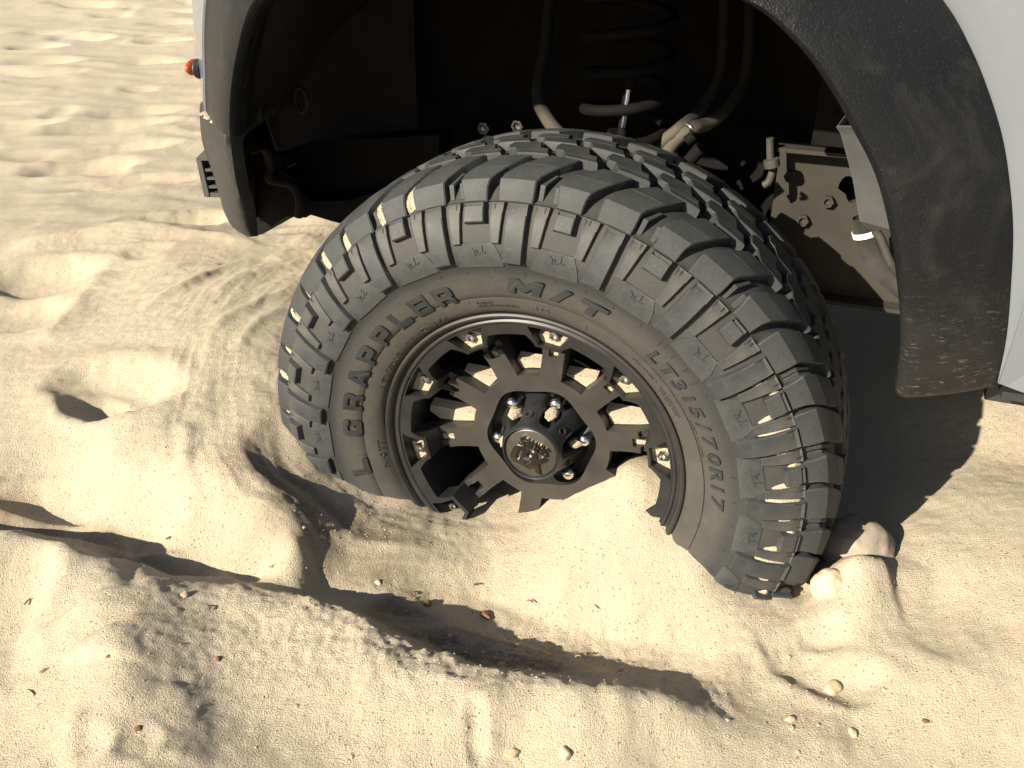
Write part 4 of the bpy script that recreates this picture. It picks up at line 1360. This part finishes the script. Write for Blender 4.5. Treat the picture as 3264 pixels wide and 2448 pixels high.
# ------------------------------------------------------------------ sand caught on the wheel (uncountable)
def clip(poly, z0):
    out = []
    for i in range(len(poly)):
        a, b = poly[i], poly[(i+1) % len(poly)]
        ia, ib = a[1] < z0, b[1] < z0
        if ia: out.append(a)
        if ia != ib:
            t = (z0-a[1])/(b[1]-a[1])
            out.append((a[0]+(b[0]-a[0])*t, z0))
    return out
def P2(r, a): return (r*cos(rad(a)), r*sin(rad(a)))
bm = bmesh.new()
def heap(poly, hgt, y0, y1, slope=.0):
    zmin = min(p[1] for p in poly)
    z0 = zmin+hgt
    pl = clip(poly, z0)
    if len(pl) < 3: return
    cx = sum(p[0] for p in pl)/len(pl)
    F = [bm.verts.new((x, y0+.004-(.0), z)) for x, z in pl]
    # the top surface rises gently towards the inside
    Bk = [bm.verts.new((x, y1, z+(slope if z > z0-1e-6 else 0))) for x, z in pl]
    bm.faces.new(F)
    bm.faces.new(Bk[::-1])
    m = len(F)
    for i in range(m): bm.faces.new((F[i], F[(i+1) % m], Bk[(i+1) % m], Bk[i]))
for kk in range(10):
    a = SP0+36*kk
    f = fullang(a)
    poly = [P2(.1800, a-4.3), P2(.1800, a+4.3), P2(.2105, a+8.2), P2(.2105, a), P2(.2105, a-8.2)]
    hh = (max(p[1] for p in poly)-min(p[1] for p in poly))
    if not (-150 < f < -30): heap(poly, hh*(.42 if 30 < f < 110 else .58), .030, .048, .004)
    poly = [P2(.1453, a-2.6), P2(.1453, a+2.6), P2(.1700, a+2.6), P2(.1700, a-2.6)]
    if not (-150 < f < -30): heap(poly, .0085, .062, .080, .002)
    b = a+18
    f = fullang(b)
    poly = [P2(.1105, b-9), P2(.1105, b), P2(.1105, b+9), P2(.125, b+10.2), P2(.155, b+11.6), P2(.178, b+11.6), P2(.195, b+8), P2(.195, b-8), P2(.178, b-11.6), P2(.155, b-11.6), P2(.125, b-10.2)]
    if 0 < f < 178: heap(poly, .012+.010*abs(cos(rad(b))), .078, .098, .006)
def blob(c, r, seed):
    ret = bmesh.ops.create_icosphere(bm, subdivisions=3, radius=1)
    for v in ret['verts']:
        v.co = Vector((v.co.x*r[0], v.co.y*r[1], v.co.z*r[2]))*(1+.2*noise.noise(v.co*2+Vector((seed, 0, 0))))+Vector(c)
for a_, rr_, yy_, sz_ in ((131, .0585, .058, (.011, .020, .006)), (71, .0590, .056, (.010, .020, .005)), (101, .052, .036, (.006, .006, .0022)), (191, .060, .062, (.006, .016, .010)), (11, .058, .060, (.010, .014, .004))):
    blob((rr_*cos(rad(a_)), yy_, rr_*sin(rad(a_))-.004), sz_, a_)
siw = tag(link('sand_in_wheel', bm_mesh(bm, 'sand_in_wheel', 30), M['sand']), 'pale sand caught in the pockets of the black rim', 'sand', kind='stuff')
siw.location = HUB
siw.rotation_euler = (0, 0, YAW)
bm = bmesh.new()
def patch(F, rows):
    R = []
    for v, a, b, h in rows:
        R.append([bm.verts.new(F(a, v, -.004)), bm.verts.new(F(a*.8+b*.2, v, h*.8)), bm.verts.new(F(a*.5+b*.5, v, h)), bm.verts.new(F(a*.2+b*.8, v, h*.8)), bm.verts.new(F(b, v, -.004))])
    for i in range(len(R)-1):
        for j in range(4): bm.faces.new((R[i][j], R[i][j+1], R[i+1][j+1], R[i+1][j]))
for i in range(len(LONG)-1):
    A, B = LONG[i], LONG[i+1]
    d = B-A
    c = fullang(A)
    if -45 < c < 34:                                          # on the upper flanks of the lugs at the right
        s = min(1, (34-c)/25+.35)
        for q_, w_, r1, w0 in ((0, 1.6, .335, 1.5), (.27, 1.1, .352, 1.1), (.5, 2.0, .372, 1.7), (.73, 1.1, .352, 1.0)):
            aa = A+d*q_+w0
            patch(side, [(r1, aa-.3, aa+.2, .001), (r1+.01, aa-.4, aa+w_*s*.8, .004), ((r1+.388)/2, aa-.4, aa+w_*s, .0045), (.382, aa-.4, aa+w_*s*.7, .004), (.389, aa-.4, aa+.1, .001)])
    if 100 < c or c < -168:                                   # in the shoulder grooves at the left
        for q_, w_ in ((.02, 3.6), (.5, 2.6)):
            a0 = A+.8+3.0 if q_ < .1 else A+d*.5+2.0
            wd = 2.1
            patch(tread, [(.001, a0-.5, a0+wd, -.010), (.008, a0-.6, a0+wd+.3, -.009), (.02, a0-.6, a0+wd+.4, -.009), (.034, a0-.6, a0+wd, -.010), (.052, a0-.5-1.3, a0+wd-1.8, -.012)])
sot = tag(link('sand_on_tyre', bm_mesh(bm, 'sand_on_tyre', 60, True), M['sand']), 'thin drifts of pale sand between the lugs of the muddy tyre', 'sand', kind='stuff')
sot.location = HUB
sot.rotation_euler = (0, 0, YAW)
# loose sand lying on the bumper ledge and cap
bm = bmesh.new()
def mound(c, r, nrm=Vector((0, 0, 1)), seed=0):
    ret = bmesh.ops.create_icosphere(bm, subdivisions=3, radius=1)
    for v in ret['verts']:
        nn_ = noise.noise(v.co*2.3+Vector((seed, 0, 0)))
        v.co = Vector((v.co.x*r[0], v.co.y*r[1], v.co.z*r[2]))*(1+.25*nn_)+c
for i, (px, py) in enumerate(((664, 361), (680, 372), (698, 384), (716, 393), (733, 399))):
    mound(bp(px, py, (.135, .11, .09, .07, .06)[i]), (.012, .016, .0030), seed=i)
siw2 = tag(link('sand_on_bumper', bm_mesh(bm, 'sand_on_bumper', 80), M['sand']), 'strip of loose sand lying on the ledge of the grey bumper end', 'sand', kind='stuff')
siw2.location = HUB
siw2.rotation_euler = (0, 0, YAW)

# ------------------------------------------------------------------ stones, pebbles, twigs
def rock(name, px, py, size, mat, label, cat, seed, sink=.4, group=None, sub=3, rough=.22):
    p = gz(px, py, -.03)
    for _ in range(4): p = gz(px, py, hz(p.x, p.y))
    bm = bmesh.new()
    if cat == 'pebble': size = tuple(.85*q_ for q_ in size)
    bmesh.ops.create_icosphere(bm, subdivisions=sub, radius=1)
    for v in bm.verts:
        n_ = noise.noise(v.co*1.3+Vector((seed*3.1, 0, 0)))*rough*1.6+noise.noise(v.co*3.5+Vector((0, seed*2.0, 0)))*rough*.5
        v.co = Vector((v.co.x*size[0], v.co.y*size[1], v.co.z*size[2]))*(1+n_)
    o = link(name, bm_mesh(bm, name, 60), mat)
    o.location = (p.x, p.y, p.z+size[2]*(1-2*sink)*.6)
    o.rotation_euler = (0, 0, seed*1.3)
    tag(o, label, cat, group)
    return o
rock('boulder', 2725, 1755, (.054, .050, .046), M['stone'], 'rounded grey stone half buried in shade behind the tyre', 'stone', 2, .42, sub=5, rough=.10)
rock('sandy_stone', 2648, 1862, (.026, .024, .024), M['clay'], 'ochre stone coated with sand at the foot of the tyre', 'stone', 5, .60, sub=5, rough=.08)
PB = [(2655, 2193, .0115, 'large pale pebble in the hollow at lower right'), (2820, 2200, .0035, 'tiny pale pebble right of the large pale pebble'),
      (2520, 2293, .0055, 'pale pebble nearest below and left of the large pale pebble'), (2718, 2335, .0065, 'round pebble below the large pale pebble, lower right'),
      (2950, 2298, .0035, 'tiny reddish bit of stone in the smooth sand at lower right'), (1360, 1927, .0075, 'pale pebble in the dark boot hollow, left one of two'),
      (1550, 1962, .0080, 'pale pebble in the dark boot hollow, right one of two'), (1632, 2402, .0075, 'elongated pebble at the bottom edge, left one of two'),
      (1800, 2398, .0080, 'elongated pebble at the bottom edge, right one of two'), (1988, 1773, .0045, 'small brown pebble on the smooth slope below the rim'),
      (588, 1898, .0060, 'small pebble on the near bank at left casting a pointed shadow'), (1205, 1857, .0050, 'half buried pebble at the upper left tip of the boot hollow'),
      (347, 2092, .0028, 'small reddish crumb on bright sand at lower left'), (695, 2100, .0035, 'dark crumb on grey sand at lower left'), (440, 2322, .0040, 'dark crumb near the bottom left streaks')]
for i, (px, py, r, lab) in enumerate(PB):
    dk = any(w in lab for w in ('dark', 'brown', 'reddish'))
    rock('pebble', px, py, (r*1.35, r, r*.8), M['twig'] if dk else M['pebble'], lab, 'pebble', i+3, .50, 'pebbles scattered on the sand', 3, .20)
TWG = [(90, 1920, .012, 70, 'twig', 'dark twig on the edge of the shaded hollow at left'), (95, 2210, .016, 150, 'straw', 'pale straw with dark ends at lower left'), (140, 2140, .010, 40, 'straw', 'short dry stalk above the pale straw at lower left'),
       (540, 1718, .010, 30, 'twig', 'thin twig on the crest between bright and shaded sand at left'), (870, 1808, .010, 25, 'straw', 'short straw on the sand crest left of the boot hollow'),
       (1690, 1920, .010, 150, 'twig', 'reddish leaf crumb on the crest above the boot hollow'), (1850, 1940, .009, 120, 'straw', 'pale chip on the crest right of the reddish crumb'),
       (1842, 2095, .008, 10, 'straw', 'cream coloured chip inside the dark hollow'), (1870, 2090, .008, 160, 'twig', 'small twig beside the cream chip in the dark hollow'),
       (1520, 1866, .010, 5, 'twig', 'short dark twig on the slope above the boot hollow'), (690, 843, .010, 170, 'twig', 'thin twig on the swirled sand left of the tyre'), (665, 1940, .008, 120, 'twig', 'tiny twig on the near bank right of the small pebble'),
       (1318, 1893, .008, 140, 'twig', 'brown leaf crumb at the top of the boot hollow')]
for i, (px, py, L, ang, mt, lab) in enumerate(TWG):
    p = gz(px, py, 0)
    for _ in range(4): p = gz(px, py, hz(p.x, p.y))
    bm = bmesh.new()
    a = rad(ang)
    tube(bm, [(-L/2*cos(a), -L/2*sin(a), .0015), (0, .001, .0028), (L/2*cos(a), L/2*sin(a), .0018)], lambda t_: .0013-.0006*t_, 6)
    o = link('twig', bm_mesh(bm, 'twig', 60), M[mt])
    o.location = p
    tag(o, lab, 'twig', 'bits of dry plant on the sand')

# crumbs and small clods of sand
bm = bmesh.new()
r2 = random.Random(11)
ZN = [(1500, 2020, 420, 90, 420), (1200, 1700, 350, 140, 260), (1700, 2150, 400, 60, 160), (300, 1740, 320, 60, 200), (2560, 2260, 300, 120, 160), (2240, 1740, 120, 60, 80), (2130, 1640, 60, 30, 60), (1000, 1450, 160, 80, 60),
      (2350, 1880, 120, 60, 80), (1632, 2200, 1600, 300, 500), (500, 1300, 450, 450, 200), (1150, 1850, 250, 30, 90), (1600, 1930, 300, 30, 110), (2700, 1900, 300, 200, 120)]
for (px, py, sx, sy, n_) in ZN:
    P = []
    for _ in range(n_):
        q_ = gz(px+r2.gauss(0, sx*.5), min(2440, py+r2.gauss(0, sy*.5)), -.02)
        P.append((q_.x, q_.y))
    zz = height(np.array([p[0] for p in P]), np.array([p[1] for p in P]))
    for (x, y), z in zip(P, zz):
        r = .0006+.0011*r2.random()**2+(.0022*r2.random() if r2.random() < .03 else 0)
        ret = bmesh.ops.create_icosphere(bm, subdivisions=1, radius=r)
        for v in ret['verts']:
            v.co = Vector((v.co.x*r2.uniform(.8, 1.4), v.co.y*r2.uniform(.8, 1.4), v.co.z*.8))+Vector((x, y, float(z)))
tag(link('sand_crumbs', bm_mesh(bm, 'sand_crumbs', 0), M['sand']), 'small crumbs and clods of sand strewn over the slopes', 'sand', kind='stuff')
